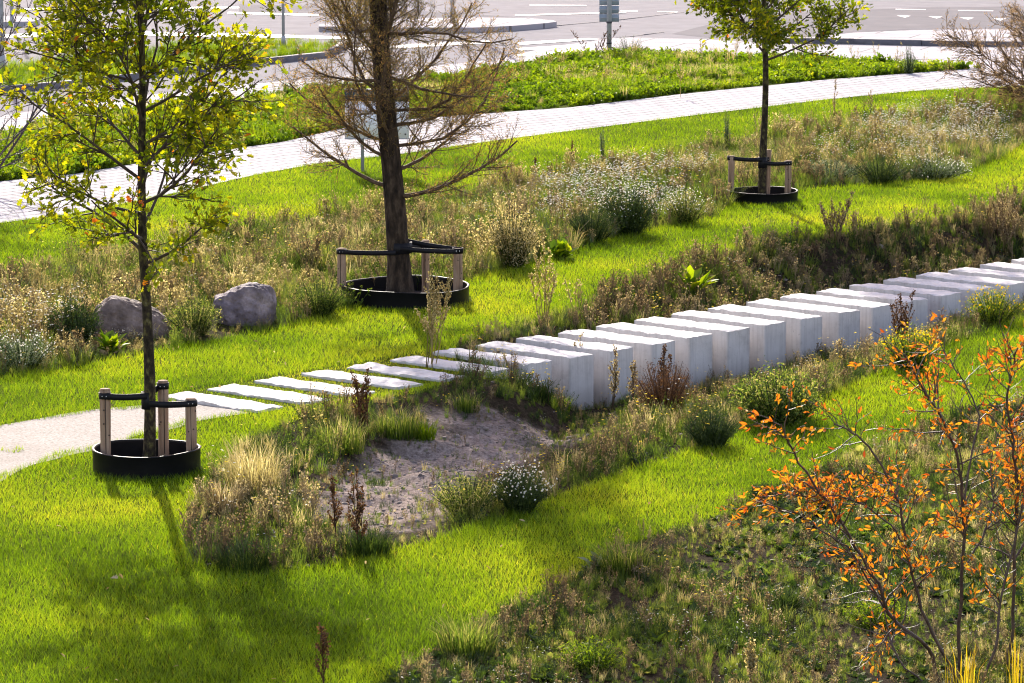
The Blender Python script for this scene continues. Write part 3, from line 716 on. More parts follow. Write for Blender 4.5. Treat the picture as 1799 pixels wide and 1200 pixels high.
def oak(base, Hh, r0, h0, crownR, top_off, name, label, seed, leafsize, nleaf, nbr=34, peak=.25, up=(30, 62), group=None, yel=.10):
    rng = np.random.default_rng(seed)
    root = thing(name, label, 'tree', base, group)
    zs = np.linspace(-.05, Hh, 22); x = top_off * (zs / Hh) + .018 * np.sin(zs * 2.1 + seed); y = .018 * np.cos(zs * 1.7)
    x -= x[0]; y -= y[0]
    r = r0 * np.clip(1 - zs / Hh, .03, 1) ** .8 * (1 + .25 * np.exp(-np.maximum(zs, 0) / .12))
    t = MB(); tube(t, np.stack([x, y, zs], 1), r, 12)
    # knots and a little roughness on the trunk
    V = t.V[0]; V[:, :2] += rng.normal(0, r0 * .03, (len(V), 2))
    t.build('trunk', M['youngbark'], root, smooth=True)
    P = dict(trop=(.35, .15, 0), wig=.10, rmin=.003, n=(0, 7.5, 10), t0=.12, flatten=.7, fork=(25, 60), len=(0, .66, .28), leaf_from=0, leafs=(3, 14, nleaf), spread=.035)
    w = MB(); lp = []
    for k in range(nbr):
        f = (k + .5) / nbr; h = h0 + (Hh - h0 - .15) * f ** .95
        prof = min(1, (.72 + f / peak * .28) if f < peak else 1 - ((f - peak) / (1 - peak)) ** 1.3 * .8)
        L = crownR * prof * rng.uniform(.85, 1.2)
        az = k * 2.4 + rng.normal(0, .4); el = rad(rng.uniform(*up)) * (.7 if f < .12 else 1)
        L /= max(.6, math.cos(el * .9))
        p0 = np.array([np.interp(h, zs, x), np.interp(h, zs, y), h])
        limb(w, lp, p0, (math.cos(az) * math.cos(el), math.sin(az) * math.cos(el), math.sin(el)), L, r0 * .33 * (1 - f * .5), 0, rng, P)
    w.build('branches', M['twig'], root, smooth=True)
    lp = np.array(lp); lf = MB(); N = len(lp)
    outer = np.hypot(lp[:, 0], lp[:, 1]) / crownR
    tint = np.clip(rng.beta(2, 2.6, N) * .55 + .42 * outer * rng.random(N) + yel, 0, .95)
    tint[rng.random(N) < .012] = 1.0
    leaves(lf, lp[:, :3], rng.uniform(.6, 1.15, N) * leafsize, OAK, rng, tint, lp[:, 3:], .8)
    lf.build('crown', M['oak'], root)
    return root, N
b1 = c1 + np.array([.012, 0, 0])
oak(b1, 6.6, .060, 1.95, 1.30, -.07, 'oak_tree', 'young oak with lobed green and yellow leaves beside the gravel path, nearest tree', 12, .080, 26, 42, up=(20, 52))
b3 = c3 + np.array([.01, 0, 0])
oak(b3, 6.2, .060, 2.08, 1.75, 0.0, 'oak_tree', 'small dark green oak with a bare thin trunk, farther back near the paved path', 23, .082, 44, 46, peak=.04, up=(8, 42), yel=.04)

def sparse_tree():
    rng = np.random.default_rng(5)
    base = c2 + np.array([-.065, 0, 0])
    root = thing('swamp_cypress', 'tall thick trunked tree with thin olive brown autumn foliage, second from the left', 'tree', base)
    Hh = 11.0; zs = np.concatenate([np.linspace(-.05, .6, 8), np.linspace(.75, Hh, 40)])
    r = .142 * np.clip(1 - zs / (Hh + .3), .02, 1) ** .7 + .065 * np.exp(-np.maximum(zs, 0) / .22)
    x = -.065 * zs + .02 * np.sin(zs * 1.5); y = .015 * np.cos(zs * 1.2)
    x -= x[0]; y -= y[0]
    n = 28; t = MB(); tube(t, np.stack([x, y, zs], 1), r, n)
    V = t.V[0][:len(zs) * n].reshape(len(zs), n, 3)
    a = np.arange(n) * 2 * np.pi / n
    cen = np.stack([x, y, zs], 1)[:, None]
    groove = 1 + (.045 * np.cos(5 * a + 1) + .03 * np.cos(9 * a + 2))[None] * np.exp(-np.maximum(zs, 0) / .8)[:, None] + rng.normal(0, .015, (len(zs), n))
    V[:] = cen + (V - cen) * groove[..., None]
    t.build('trunk', M['bark'], root, smooth=True)
    w = MB(); lp = []
    P = dict(trop=(.95, .4, .1), wig=.17, rmin=.0014, rr=.26, n=(0, 12.5, 20), t0=.08, flatten=.9, fork=(25, 62), len=(0, .66, .24), leaf_from=1, leafs=(0, 26, 46), spread=.012)
    def at(h): return np.array([np.interp(h, zs, x), np.interp(h, zs, y), h])
    # the lowest limbs as photographed
    PF, P = P, dict(P, wig=.06, trop=(.75, .4, .1))
    limb(w, lp, at(1.30), (1.0, -.2, .05), 1.75, .034, 0, rng, P)
    limb(w, lp, at(1.42), (-1.0, .15, .12), 1.5, .030, 0, rng, P)
    limb(w, lp, at(1.62), (.95, .5, .10), 1.35, .026, 0, rng, P)
    limb(w, lp, at(1.78), (-.95, -.3, .35), 1.4, .026, 0, rng, P)
    limb(w, lp, at(2.0), (-.9, .3, .15), 1.5, .024, 0, rng, P)
    P = PF
    for k in range(100):
        f = (k + .5) / 100; h = 1.9 + (Hh - 2.1) * f
        L = 1.85 * (1 - f) ** .7 * rng.uniform(.65, 1.15) + .15
        az = k * 2.4 + rng.normal(0, .9); el = rad(rng.uniform(-15, 45))
        limb(w, lp, at(h), (math.cos(az) * math.cos(el), math.sin(az) * math.cos(el), math.sin(el)), L, .026 * (1 - f * .5), 0, rng, P)
    # epicormic shoots along the trunk
    for k in range(60):
        h = rng.uniform(1.7, 5.5); az = rng.random() * 6.28
        limb(w, lp, at(h) + np.array([math.cos(az), math.sin(az), 0]) * .1, (math.cos(az), math.sin(az), rng.uniform(0, 1.5)), rng.uniform(.15, .4), .004, 1, rng, P)
    w.build('branches', M['tantwig'], root, smooth=True)
    lp = np.array(lp); N = len(lp); lf = MB()
    tint = np.clip(rng.beta(2, 2.5, N) * .8 + .3 * np.clip(np.hypot(lp[:, 0], lp[:, 1]) / 1.7, 0, 1) * rng.random(N), 0, 1)
    leaves(lf, lp[:, :3], rng.uniform(.022, .048, N), NARROW, rng, tint, lp[:, 3:])
    lf.build('crown', M['conifer'], root)
    return N
sparse_tree()

def px_tube_bush():
    """orange leaved shrub, its stems standing at the bottom right"""
    rng = np.random.default_rng(31)
    base = G(1690, 1222)
    root = thing('autumn_shrub', 'multi stemmed shrub with sparse orange autumn leaves, nearest plant at the right', 'shrub', base)
    stems = [
        ([(1655, 1222), (1637, 1150), (1628, 1132), (1562, 1082), (1545, 1030), (1500, 955), (1468, 900), (1432, 855), (1395, 800), (1372, 745)], 29.2, -.9, .020),
        ([(1562, 1082), (1520, 1010), (1492, 962), (1440, 930), (1395, 900), (1345, 885)], 28.9, -.5, .010),
        ([(1650, 1222), (1580, 1165), (1560, 1110), (1545, 1040), (1510, 985)], 29.2, .4, .010),
        ([(1690, 1215), (1660, 1150), (1622, 1080), (1605, 1020), (1592, 960), (1585, 900), (1568, 850), (1530, 790), (1500, 760), (1465, 745)], 29.1, -.3, .017),
        ([(1686, 1220), (1684, 1120), (1690, 1000), (1694, 880), (1682, 800), (1655, 735), (1625, 690), (1605, 650), (1590, 625)], 29.4, -.6, .019),
        ([(1694, 880), (1706, 800), (1722, 735), (1700, 680), (1672, 640), (1655, 610)], 29.2, .4, .011),
        ([(1716, 1222), (1752, 1130), (1756, 1060), (1775, 980), (1792, 905), (1812, 820), (1840, 740)], 29.1, .2, .014),
        ([(1768, 1222), (1778, 1100), (1784, 980), (1788, 860), (1778, 770), (1768, 700), (1778, 650), (1788, 612)], 29.5, -.5, .018),
        ([(1784, 980), (1830, 900), (1870, 820), (1900, 740)], 29.5, .3, .012),
        ([(1592, 960), (1560, 920), (1520, 890), (1470, 870), (1400, 868), (1330, 872)], 28.8, -.4, .009),
        ([(1690, 1000), (1730, 940), (1745, 880), (1740, 820), (1752, 760)], 29.3, .5, .010),
        ([(1628, 1132), (1570, 1100), (1540, 1140), (1520, 1110)], 29.0, -.3, .007),
        ([(1800, 1222), (1850, 1100), (1880, 980), (1910, 860)], 29.5, 0, .014),
    ]
    w = MB(); lp = []
    P = dict(trop=(.2, .25, .1), wig=.16, rmin=.0016, rr=.4, n=(0, 6.5, 6), t0=.05, flatten=.7, fork=(30, 75), len=(0, .46, .20), leaf_from=0, leafs=(10, 20, 28), spread=.012)
    for pl, Y0, dY, r in stems:
        n = len(pl)
        pts = np.array([PY(px, py, Y0 + dY * k / (n - 1)) for k, (px, py) in enumerate(pl)]) - base
        # smooth resample
        tt = np.linspace(0, n - 1, n * 3); pts = np.stack([np.interp(tt, np.arange(n), pts[:, j]) for j in range(3)], 1)
        pts[1:-1] += rng.normal(0, .006, (len(pts) - 2, 3))
        pts[0, 2] = max(pts[0, 2], -.03) if pl[0][1] < 1200 else -.05
        tube(w, pts, np.linspace(r, r * .3 + .002, len(pts)) * .82, 7, cap=False)
        Ltot = np.linalg.norm(np.diff(pts, axis=0), axis=1).sum()
        for _ in range(int(Ltot * 13)):
            t = rng.uniform(.28, 1); k = t * (len(pts) - 1); i = min(int(k), len(pts) - 2)
            q = pts[i] * (1 - k + i) + pts[i + 1] * (k - i)
            ax = pts[i + 1] - pts[i]; ax /= np.linalg.norm(ax)
            s = rng.normal(size=3); s -= ax * (s @ ax); s /= np.linalg.norm(s)
            an = rad(rng.uniform(30, 70))
            limb(w, lp, q, ax * math.cos(an) + s * math.sin(an), rng.uniform(.2, .6) * (1.15 - .5 * t), r * .35 * (1 - t * .6) + .002, 1, rng, P)
    w.build('branches', M['orangetwig'], root, smooth=True)
    lp = np.array(lp); N = len(lp); keep = rng.random(N) < np.clip(vnoise(lp[:, 0] * 1 + 9, lp[:, 2], 3.2, 21) * 1.9 - .2, 0, 1); lp = lp[keep]; N = len(lp)
    lf = MB(); tint = np.clip(rng.beta(2.2, 2.2, N), 0, 1)
    leaves(lf, lp[:, :3], rng.uniform(.022, .066, N), OVAL, rng, tint, lp[:, 3:], .3)
    lf.build('leaves', M['orange'], root)
    return N
px_tube_bush()

def shrub(base, name, label, cat, Hh, spread, nst, r, leaf, lsize, ltpl, seed, wood='twig', lean=(0, 0), leafs=(0, 10, 16), el=(45, 85), n=(0, 5, 6), ln=(0, .6, .28), trop=(.1, .2, .1), group=None):
    rng = np.random.default_rng(seed)
    root = thing(name, label, cat, base, group)
    w = MB(); lp = []
    P = dict(trop=trop, wig=.12, rmin=.003, n=n, t0=.15, flatten=.9, fork=(20, 55), len=ln, leaf_from=0, leafs=leafs, spread=.02)
    for k in range(nst):
        az = k * 2.4 + rng.normal(0, .3); e = rad(rng.uniform(*el))
        d = np.array([math.cos(az) * math.cos(e) + lean[0], math.sin(az) * math.cos(e) + lean[1], math.sin(e)])
        limb(w, lp, np.array([math.cos(az) * spread, math.sin(az) * spread, -.04]), d, Hh * rng.uniform(.75, 1.1), r, 0, rng, P)
    w.build('branches', M[wood], root, smooth=True)
    if leaf and lp:
        lp = np.array(lp); lf = MB(); N = len(lp)
        leaves(lf, lp[:, :3], rng.uniform(.6, 1.2, N) * lsize, ltpl, rng, rng.random(N), lp[:, 3:])
        lf.build('crown', M[leaf], root)
    return root
shrub(G(1895, 215), 'willow_shrub', 'brownish orange leaved willow shrub reaching in at the top right corner', 'shrub', 2.7, .12, 26, .018, 'willow', .05, NARROW, 41, 'tantwig', lean=(-.15, 0), leafs=(10, 40, 60), el=(25, 80), n=(0, 8, 12), ln=(0, .7, .30))
shrub(G(-62, 340), 'bare_shrub', 'leafless shrub with arching dark purple twigs at the left edge', 'shrub', 3.6, .10, 9, .022, None, 0, None, 43, 'greytwig', lean=(.16, 0), el=(50, 85), n=(0, 3.6, 3.2), ln=(0, 1.1, .55), trop=(.15, .3, .3))

# ------------------------------------------------------------------ boulders
def boulder(base, planes, size, name, label, mat, seed, rz=0, amp=.03, pw=14.0):
    rng = np.random.default_rng(seed)
    import bmesh
    bm = bmesh.new(); bmesh.ops.create_icosphere(bm, subdivisions=6, radius=1)
    V = np.array([v.co[:] for v in bm.verts]); Fc = np.array([[v.index for v in f.verts] for f in bm.faces]); bm.free()
    nr = np.array([p[:3] for p in planes], float); nr /= np.linalg.norm(nr, axis=1)[:, None]; dd = np.array([p[3] for p in planes])
    dots = V @ nr.T
    with np.errstate(divide='ignore', invalid='ignore'):
        R = np.where(dots > .02, dd[None] / dots, 1e3)
    R = (np.sum(R ** -pw, 1) + 1.05 ** -pw) ** (-1 / pw)
    nz = (vnoise(V[:, 0] + V[:, 2] * 1.3, V[:, 1] + V[:, 2], 2.5, seed) - .5) * 2 * amp * 2 + (vnoise(V[:, 0] * 1.7 + V[:, 1], V[:, 2] * 1.5 + V[:, 1], 7, seed + 1) - .5) * amp * 1.6 + (vnoise(V[:, 0] + V[:, 1], V[:, 2] - V[:, 1], 20, seed + 2) - .5) * amp * .8
    P = V * (R + nz)[:, None] * np.array(size)
    ca, sa = math.cos(rz), math.sin(rz)
    P = np.stack([P[:, 0] * ca - P[:, 1] * sa, P[:, 0] * sa + P[:, 1] * ca, P[:, 2]], 1)
    mb = MB(); mb.add(P, Fc)
    o = mb.build(name, mat, smooth=True); o.location = base
    return tag(o, label, 'boulder', 'boulders in the meadow')
gb1 = G(222, 596)
boulder(gb1 + np.array([0, .30, .05]), [(-1, 0, .1, .92), (1, 0, .35, .95), (.42, 0, 1, .74), (-.8, 0, .9, .93), (0, -1, .25, .85), (0, 1, .3, .9), (.5, -.5, .8, .88)], (.54, .36, .50), 'boulder',
        'long rounded grey brown boulder sloping down to the right, behind the near oak', rock_mat('brown_granite', (.06, .042, .035), (.155, .112, .092), (.31, .235, .205)), 51, 0, .022, 8.0)
gb2 = G(425, 572)
boulder(gb2 + np.array([0, .25, .16]), [(-1, 0, .0, .84), (1, -.1, 0, .90), (-.42, 0, 1, .66), (.1, 0, 1, .80), (-1, -.5, -.3, .8), (0, -1, .25, .75), (.8, -.9, .1, .85), (0, 1, .2, .85), (-.5, -1, .5, .75)], (.41, .36, .385), 'boulder',
        'angular violet grey boulder standing right of the near oak trunk', rock_mat('violet_granite', (.065, .05, .055), (.17, .135, .145), (.38, .31, .325)), 57, 0, .035, 26.0)

# ------------------------------------------------------------------ signs and poles
def pole(x, y, r, h, label, plates=False):
    b = G(x, y)
    t = thing('street_pole', label, 'pole', b)
    m = MB(); tube(m, [(0, 0, -.05), (0, 0, h)], r, 16); m.build('pole', M['metal'], t, smooth=True)
    m = MB(); tube(m, [(0, 0, 0), (0, 0, .25), (0, 0, .27)], [r * 1.45, r * 1.4, r], 16); m.build('base_sleeve', M['metal'], t, smooth=True)
    return t
t = thing('sign_post', 'grey steel post with stacked blank grey sign backs beside the green strip', 'sign post', G(1070, 101))
m = MB(); tube(m, [(0, 0, -.05), (0, 0, 2.9)], .055, 16); m.build('post', M['metal'], t, smooth=True)
for z0, z1 in ((.30, .33), (.75, .79)):
    m = MB(); band(m, (0, 0), .056, z0, z1); m.build('clamp', M['seam'], t)
for k in range(6):
    m = MB(); box(m, (0, .075, .86 + k * .183), (.43, .014, .170)); pl = m.build('sign_plate', M['steelback'], t)
    m = MB(); box(m, (0, .062, .86 + k * .183), (.38, .012, .02)); m.build('rail', M['metal'], pl)
t = thing('information_board', 'white board with a dark teal header on two posts behind the thick trunk', 'sign', G(663, 302))
for dx in (-.24, .24):
    m = MB(); box(m, (dx, 0, .62), (.055, .05, 1.34)); m.build('post', M['metal'], t)
m = MB(); box(m, (0, -.045, .85), (1.04, .03, .60)); bo = m.build('panel', M['boardwhite'], t)
m = MB(); box(m, (0, -.045, 1.245), (1.04, .03, .185)); m.build('header_panel', M['teal'], t)
for dx in (-.46, .46):
    m = MB(); tube(m, [(dx, -.058, .62), (dx, -.068, .62)], .014, 8); m.build('bolt', M['seam'], bo)
for dz in (.545, 1.345):
    m = MB(); box(m, (0, -.045, dz), (1.06, .04, .018)); m.build('frame_bar', M['metal'], t)
pole(21, 47, .038, 5, 'thin grey pole on the far left traffic island')
pole(3, 118, .06, 5, 'thick pale grey pole at the left edge behind the bare twigs')
pole(498, 84, .035, 5, 'thin blue grey pole on the far grass verge')
pole(795, 50, .05, 5, 'pale pole on the far traffic island behind the sparse crown')

# ------------------------------------------------------------------ small plant templates
def T_of(mb):
    V, Fc, T = mb.arrays(); return V, Fc, T
def blade(mb, p, az, h, lean, w, tint=.5, curl=.5):
    d = np.array([math.cos(az), math.sin(az), 0]); s = np.array([-d[1], d[0], 0]) * w / 2
    p = np.array(p, float)
    a = p; b = p + d * lean * .35 + np.array([0, 0, h * .6]); c = p + d * lean + np.array([0, 0, h * (1 - curl * .3)])
    mb.add([a - s, a + s, b - s * .8, b + s * .8, c], [(0, 1, 3), (0, 3, 2), (2, 3, 4)], [tint * .6, tint * .6, tint, tint, min(1, tint * 1.3)])
def tussock_t(rng, n=26, h=.3, R=.05, w=.006, lean=.6):
    mb = MB()
    for _ in range(n):
        a = rng.random() * 6.28; r = R * math.sqrt(rng.random()); hh = h * rng.uniform(.5, 1.1)
        blade(mb, (r * math.cos(a), r * math.sin(a), 0), a + rng.normal(0, .7), hh, hh * lean * rng.uniform(.2, 1.3), w, rng.random())
    return T_of(mb)
def weed_t(rng, h=.35, n=5, leafn=10, ls=.04, tpl=OVAL, R=.06):
    mb = MB()
    for _ in range(n):
        a = rng.random() * 6.28; e = rng.uniform(.9, 1.5); hh = h * rng.uniform(.5, 1.1)
        p0 = np.array([math.cos(a), math.sin(a), 0]) * R * rng.random(); d = np.array([math.cos(a) * math.cos(e), math.sin(a) * math.cos(e), math.sin(e)])
        pts = np.array([p0, p0 + d * hh * .5, p0 + d * hh + np.array([0, 0, -.02])])
        tube(mb, pts, [.003, .0025, .0015], 3, rng.random(), cap=False)
        t = rng.random(leafn) * .85 + .15
        q = p0 + d * (hh * t)[:, None]
        leaves(mb, q + rng.normal(0, .008, q.shape), rng.uniform(.6, 1.2, leafn) * ls * (1.2 - .6 * t), tpl, rng, rng.random(leafn))
    return T_of(mb)
def stalk_t(rng, h=.6, n=3, side=9, seeds=26, sr=.012, R=.05):
    mb = MB()
    for _ in range(n):
        a = rng.random() * 6.28; p0 = np.array([math.cos(a), math.sin(a), 0]) * R * rng.random(); hh = h * rng.uniform(.6, 1.1)
        d = np.array([rng.normal(0, .14), rng.normal(0, .14), 1]); d /= np.linalg.norm(d)
        pts = p0 + d * (np.linspace(0, hh, 4))[:, None]; pts[1:3] += rng.normal(0, .01, (2, 3))
        tube(mb, pts, np.linspace(.0045, .002, 4), 4, rng.random() * .6, cap=False)
        tips = [pts[-1]]
        for _ in range(side):
            t = rng.uniform(.3, .95); q = p0 + d * hh * t; b = rng.random() * 6.28; L = (.30 * hh) * (1.1 - t) + .03
            e = q + np.array([math.cos(b) * .5, math.sin(b) * .5, .85]) * L
            tube(mb, [q, e], [.0022, .0014], 3, rng.random() * .6, cap=False); 
            for u in (.4, .7, 1): tips.append(q + (e - q) * u)
        tips = np.array(tips); k = rng.integers(0, len(tips), seeds)
        leaves(mb, tips[k] + rng.normal(0, .012, (seeds, 3)), rng.uniform(.7, 1.6, seeds) * sr, DISC, rng, rng.random(seeds))
    return T_of(mb)
def flower_t(rng, h=.35, n=6, R=.12, s=.02):
    mb = MB()
    for _ in range(n):
        a = rng.random() * 6.28; r = R * math.sqrt(rng.random()); hh = h * rng.uniform(.6, 1.1)
        c = np.array([r * math.cos(a), r * math.sin(a), hh])
        k = 6; tv = [c] + [c + np.array([math.cos(u) * s / 2, math.sin(u) * s / 2, rng.normal(0, .1) * s]) for u in np.arange(k) * 2 * math.pi / k]
        mb.add(tv, [(0, i + 1, (i + 1) % k + 1) for i in range(k)], rng.random())
    return T_of(mb)
def rosette_t(rng, n=7, L=.12, tpl=OVAL):
    mb = MB()
    for i in range(n):
        a = i * 6.28 / n + rng.normal(0, .3); e = rng.uniform(.2, .9); d = np.array([[math.cos(a) * math.cos(e), math.sin(a) * math.cos(e), math.sin(e)]])
        tv, tf = tpl; nn = np.array([0, 0, 1.]); b = np.cross(nn, d[0]); b /= np.linalg.norm(b); c = np.cross(d[0], b)
        l = L * rng.uniform(.6, 1.2)
        mb.add(l * (tv[:, 0:1] * d[0] + tv[:, 1:2] * 1.5 * b + tv[:, 2:3] * c), tf, rng.random())
    return T_of(mb)
R0 = np.random.default_rng(900)
TUS = [tussock_t(R0) for _ in range(8)]
TUSL = [tussock_t(R0, 34, .42, .07, .007, .9) for _ in range(6)]
WEED = [weed_t(R0) for _ in range(8)]
WEEDF = [weed_t(R0, .38, 6, 16, .022, NARROW) for _ in range(6)]
STALK = [stalk_t(R0) for _ in range(8)]
LOWTWIG = [stalk_t(R0, .28, 4, 7, 22, .010) for _ in range(6)]
FLOW = [flower_t(R0) for _ in range(6)]
YEL = [flower_t(R0, .32, 4, .15, .026) for _ in range(6)]
ROS = [rosette_t(R0) for _ in range(6)]
LUSH = [weed_t(R0, .26, 6, 9, .075, DISC, .10) for _ in range(8)]

def spots(region, dens, rng, d0=26, d1=95, margin=1.18, lod=0.0, ref=45.):
    """random points per square metre inside a region"""
    A = .5 * (d1 * d1 - d0 * d0) * .257 * margin
    N = int(A * dens)
    d = np.sqrt(rng.random(N) * (d1 * d1 - d0 * d0) + d0 * d0)
    x = (rng.random(N) - .5) * d * .257 * margin
    m = inside(x, d, region) if region is not None else np.ones(N, bool)
    if lod: m &= rng.random(N) < np.clip((ref / d) ** lod, 0, 1)
    return x[m], d[m]
def free(x, y):
    m = ~in_blocks(x, y)
    for c, R, w in rings: m &= np.hypot(x - c[0], y - c[1]) > R * 1.04
    gi = inside(x, y, GRAVEL)
    ge = dist_line(x, y, np.vstack([GRAVEL, GRAVEL[:1]]))
    m &= ~gi | ((ge < .22 * vnoise(x, y, 3, 71)) | ((vnoise(x, y, 2.2, 72) > .88) & (vnoise(x, y, 11, 73) > .55)))
    return m
LOWV = np.array([GT(*p)[:2] for p in [(560, 850), (600, 790), (800, 740), (1080, 720), (1120, 770), (900, 850), (780, 930), (640, 960), (540, 930)]])
_b1, _b2 = G(222, 596), G(425, 572)
def veil(x, y):      # low growth kept clear of the boulders' faces
    return ((np.abs(x - _b1[0]) < .55) & (y > _b1[1] - 1.6) & (y < _b1[1] + .6)) | ((np.abs(x - _b2[0]) < .45) & (y > _b2[1] - 1.4) & (y < _b2[1] + .5))
def P3(x, y): return np.stack([x, y, height(x, y)], 1)
rng = np.random.default_rng(2024)

# ------------------------------------------------------------------ lawn
def lawn():
    x, y = spots(None, 3600, rng, 27, 84, 1.16, 1.55, 29.)
    m = free(x, y) & ~inside(x, y, MEADOW) & ~inside(x, y, ROUGH) & ~inside(x, y, HOLLOW) & ~inside(x, y, PATH) & ~inside(x, y, STRIP)
    # far edge of the lawn is the paved path
    path_near = poly([(-400, 450), (0, 393), (130, 376), (300, 342), (450, 308), (560, 288), (700, 272), (900, 244), (1200, 206), (1450, 176), (1600, 161), (1799, 152), (2300, 140), (2300, 2500), (-1500, 2500)])
    m &= inside(x, y, path_near)
    x, y = x[m], y[m]
    # bare worn spots between the flush slabs keep short sparse turf
    N = len(x)
    patch = vnoise(x, y, .55, 31); fine = vnoise(x, y, 2.6, 32)
    edge = np.minimum(dist_line(x, y, NEAR), dist_line(x, y, FAR)); edge = np.minimum(edge, dist_line(x, y, MEADOW))
    gap = in_gap(x, y)
    h = .034 + .028 * rng.random(N) + .030 * (fine - .3).clip(0) + .05 * np.exp(-edge / .15) * rng.random(N)
    h = np.where(gap, h * .35, h)
    w = .0044 * (y / 29) ** .8 * rng.uniform(.7, 1.4, N)
    a = rng.random(N) * 2 * np.pi; b = rng.random(N) * 2 * np.pi
    ln = h * rng.uniform(.1, 1.0, N)
    p = np.stack([x, y, np.zeros(N)], 1)
    s = np.stack([np.cos(a), np.sin(a), np.zeros(N)], 1) * (w / 2)[:, None]
    tip = p + np.stack([np.cos(b) * ln, np.sin(b) * ln, h], 1)
    V = np.stack([p - s, p + s, tip], 1).reshape(-1, 3)
    Fc = np.arange(N * 3).reshape(-1, 3)
    tint = np.clip(.28 + .34 * rng.random(N) + (patch - .5) * .5 + (rng.random(N) < .03) * .5, 0, 1)
    tint = np.where(gap, np.clip(tint + .35 * rng.random(N), 0, 1), tint)
    mb = MB(); mb.add(V, Fc, np.repeat(tint, 3))
    tag(mb.build('lawn_grass', M['lawn']), 'bright mown lawn grass', 'grass', kind='stuff')
    return N
def in_gap(x, y):
    rx = x - B0[0]; ry = y - B0[1]; det = CROSS[0] * ROW[1] - CROSS[1] * ROW[0]
    u = (rx * ROW[1] - ry * ROW[0]) / det; v = (CROSS[0] * ry - CROSS[1] * rx) / det
    s = np.linalg.norm(STEP)
    return (u > -.15) & (u < BL + .1) & (v > -s * .4) & (v < 5 * s)
print('lawn blades', lawn())

def stuff(name, label, mat, jobs):
    mb = MB()
    for region, dens, tpl, sc, fil, lod in jobs:
        d0, d1 = max(26, region[:, 1].min()), min(105, region[:, 1].max())
        x, y = spots(region, dens, rng, d0, d1, 1.18, lod)
        m = free(x, y)
        if fil is not None: m &= rng.random(len(x)) < fil(x, y)
        x, y = x[m], y[m]
        N = len(x)
        if N == 0: continue
        s = rng.uniform(sc[0], sc[1], N) * (.55 + .9 * vnoise(x, y, 1.1, 44)) * np.where(front(x, y), .55, 1) * np.where(veil(x, y), .38, 1) * np.where(inside(x, y, LOWV), .5, 1)
        patch = vnoise(x, y, .7, 45)
        scatter(mb, tpl, P3(x, y) - np.array([0, 0, .01]), s, rng, np.clip(rng.random(N) * .6 + patch * .5 - .05, 0, 1), .12)
    print(name, mb.n)
    return tag(mb.build(name, mat), label, None, kind='stuff')
def nf(sc, seed, lo, hi):
    return lambda x, y: np.clip((vnoise(x, y, sc, seed) - lo) / (hi - lo), 0, 1)
def notsand(k=.06):
    return lambda x, y: np.where(sand_w(x, y) > 0, np.clip((1 - sand_w(x, y)) * .8 + np.clip(vnoise(x, y, 2.3, 97) - .62, 0, 1) * 1.6, k, 1), np.where(inside(x, y, SAND2), .7, 1.0))
def front(x, y):
    rx = x - B0[0]; ry = y - B0[1]; det = CROSS[0] * ROW[1] - CROSS[1] * ROW[0]
    u = (rx * ROW[1] - ry * ROW[0]) / det; v = (CROSS[0] * ry - CROSS[1] * rx) / det
    return (u > -.3) & (u < BL + np.where(v < 11 * .69, 2.4, 1.3)) & (v > 5 * .69) & (v < 23 * .69)
def mulf(*fs):
    return lambda x, y: np.prod([f(x, y) for f in fs], axis=0)
far_rough = lambda x, y: np.where(y < 52, 1, 1)
ALLH = HOLLOW
FAR_BANK = np.vstack([poly(far_lip[8:]), poly([(1850, 400), (1600, 455), (1400, 490), (1200, 530), (1000, 575)])])
stuff('meadow_grass', 'tangled green and yellow meadow grass', M['weed'], [
    (MEADOW, 75, TUS, (.35, .85), None, 1.0), (MEADOW, 40, WEED, (.5, 1.05), nf(.8, 51, .3, .6), .8), (FAR_BANK, 30, WEED, (.4, .9), nf(1.3, 151, .4, .6), 0), (FAR_BANK, 34, TUS, (.4, .9), nf(1.1, 152, .35, .6), 0), (MEADOW, 14, TUSL, (.5, .9), nf(.5, 52, .35, .7), .8),
    (ALLH, 75, TUS, (.22, .6), notsand(), .5), (ALLH, 30, WEED, (.35, .8), mulf(notsand(.05), nf(1.1, 57, .35, .65)), .3), (ALLH, 26, WEEDF, (.45, .95), mulf(notsand(.03), nf(.9, 53, .25, .6)), .5),
    (ROUGH, 170, TUS, (.15, .45), nf(1.1, 54, .3, .55), 0), (ROUGH, 70, WEED, (.15, .42), nf(1.4, 55, .3, .7), 0), (ROUGH, 25, ROS, (.4, .9), nf(1.2, 56, .4, .7), 0)])
SANDTOP = np.array([GT(*p)[:2] for p in [(560, 830), (590, 800), (700, 765), (780, 735), (900, 715), (1060, 725), (1060, 748), (960, 745), (860, 738), (775, 752), (715, 776), (660, 808), (590, 822)]])
stuff('meadow_herbs', 'dark green low herbs', M['darkweed'], [
    (MEADOW, 16, WEEDF, (.6, 1.15), nf(.6, 61, .5, .8), .8), (MEADOW, 12, WEED, (.5, 1.0), nf(1.2, 66, .5, .75), .8), (FAR_BANK, 14, WEED, (.5, 1.0), nf(.9, 67, .4, .65), 0), (ALLH, 36, WEED, (.3, .8), mulf(notsand(.05), nf(.8, 62, .35, .7)), .5),
    (ALLH, 15, TUS, (.5, .9), mulf(notsand(.10), nf(1.0, 60, .3, .7)), .3), (SAND, 9, TUS, (.35, .8), nf(1.8, 68, .4, .7), 0), (SAND, 5, ROS, (.4, .8), nf(1.5, 69, .4, .7), 0), (SANDTOP, 24, TUS, (.35, .75), None, 0), (ROUGH, 90, WEED, (.2, .5), nf(.9, 63, .4, .62), 0), (ROUGH, 60, ROS, (.5, 1.0), nf(.8, 64, .4, .7), 0), (ROUGH, 20, TUS, (.4, .8), nf(.6, 65, .45, .75), 0)])
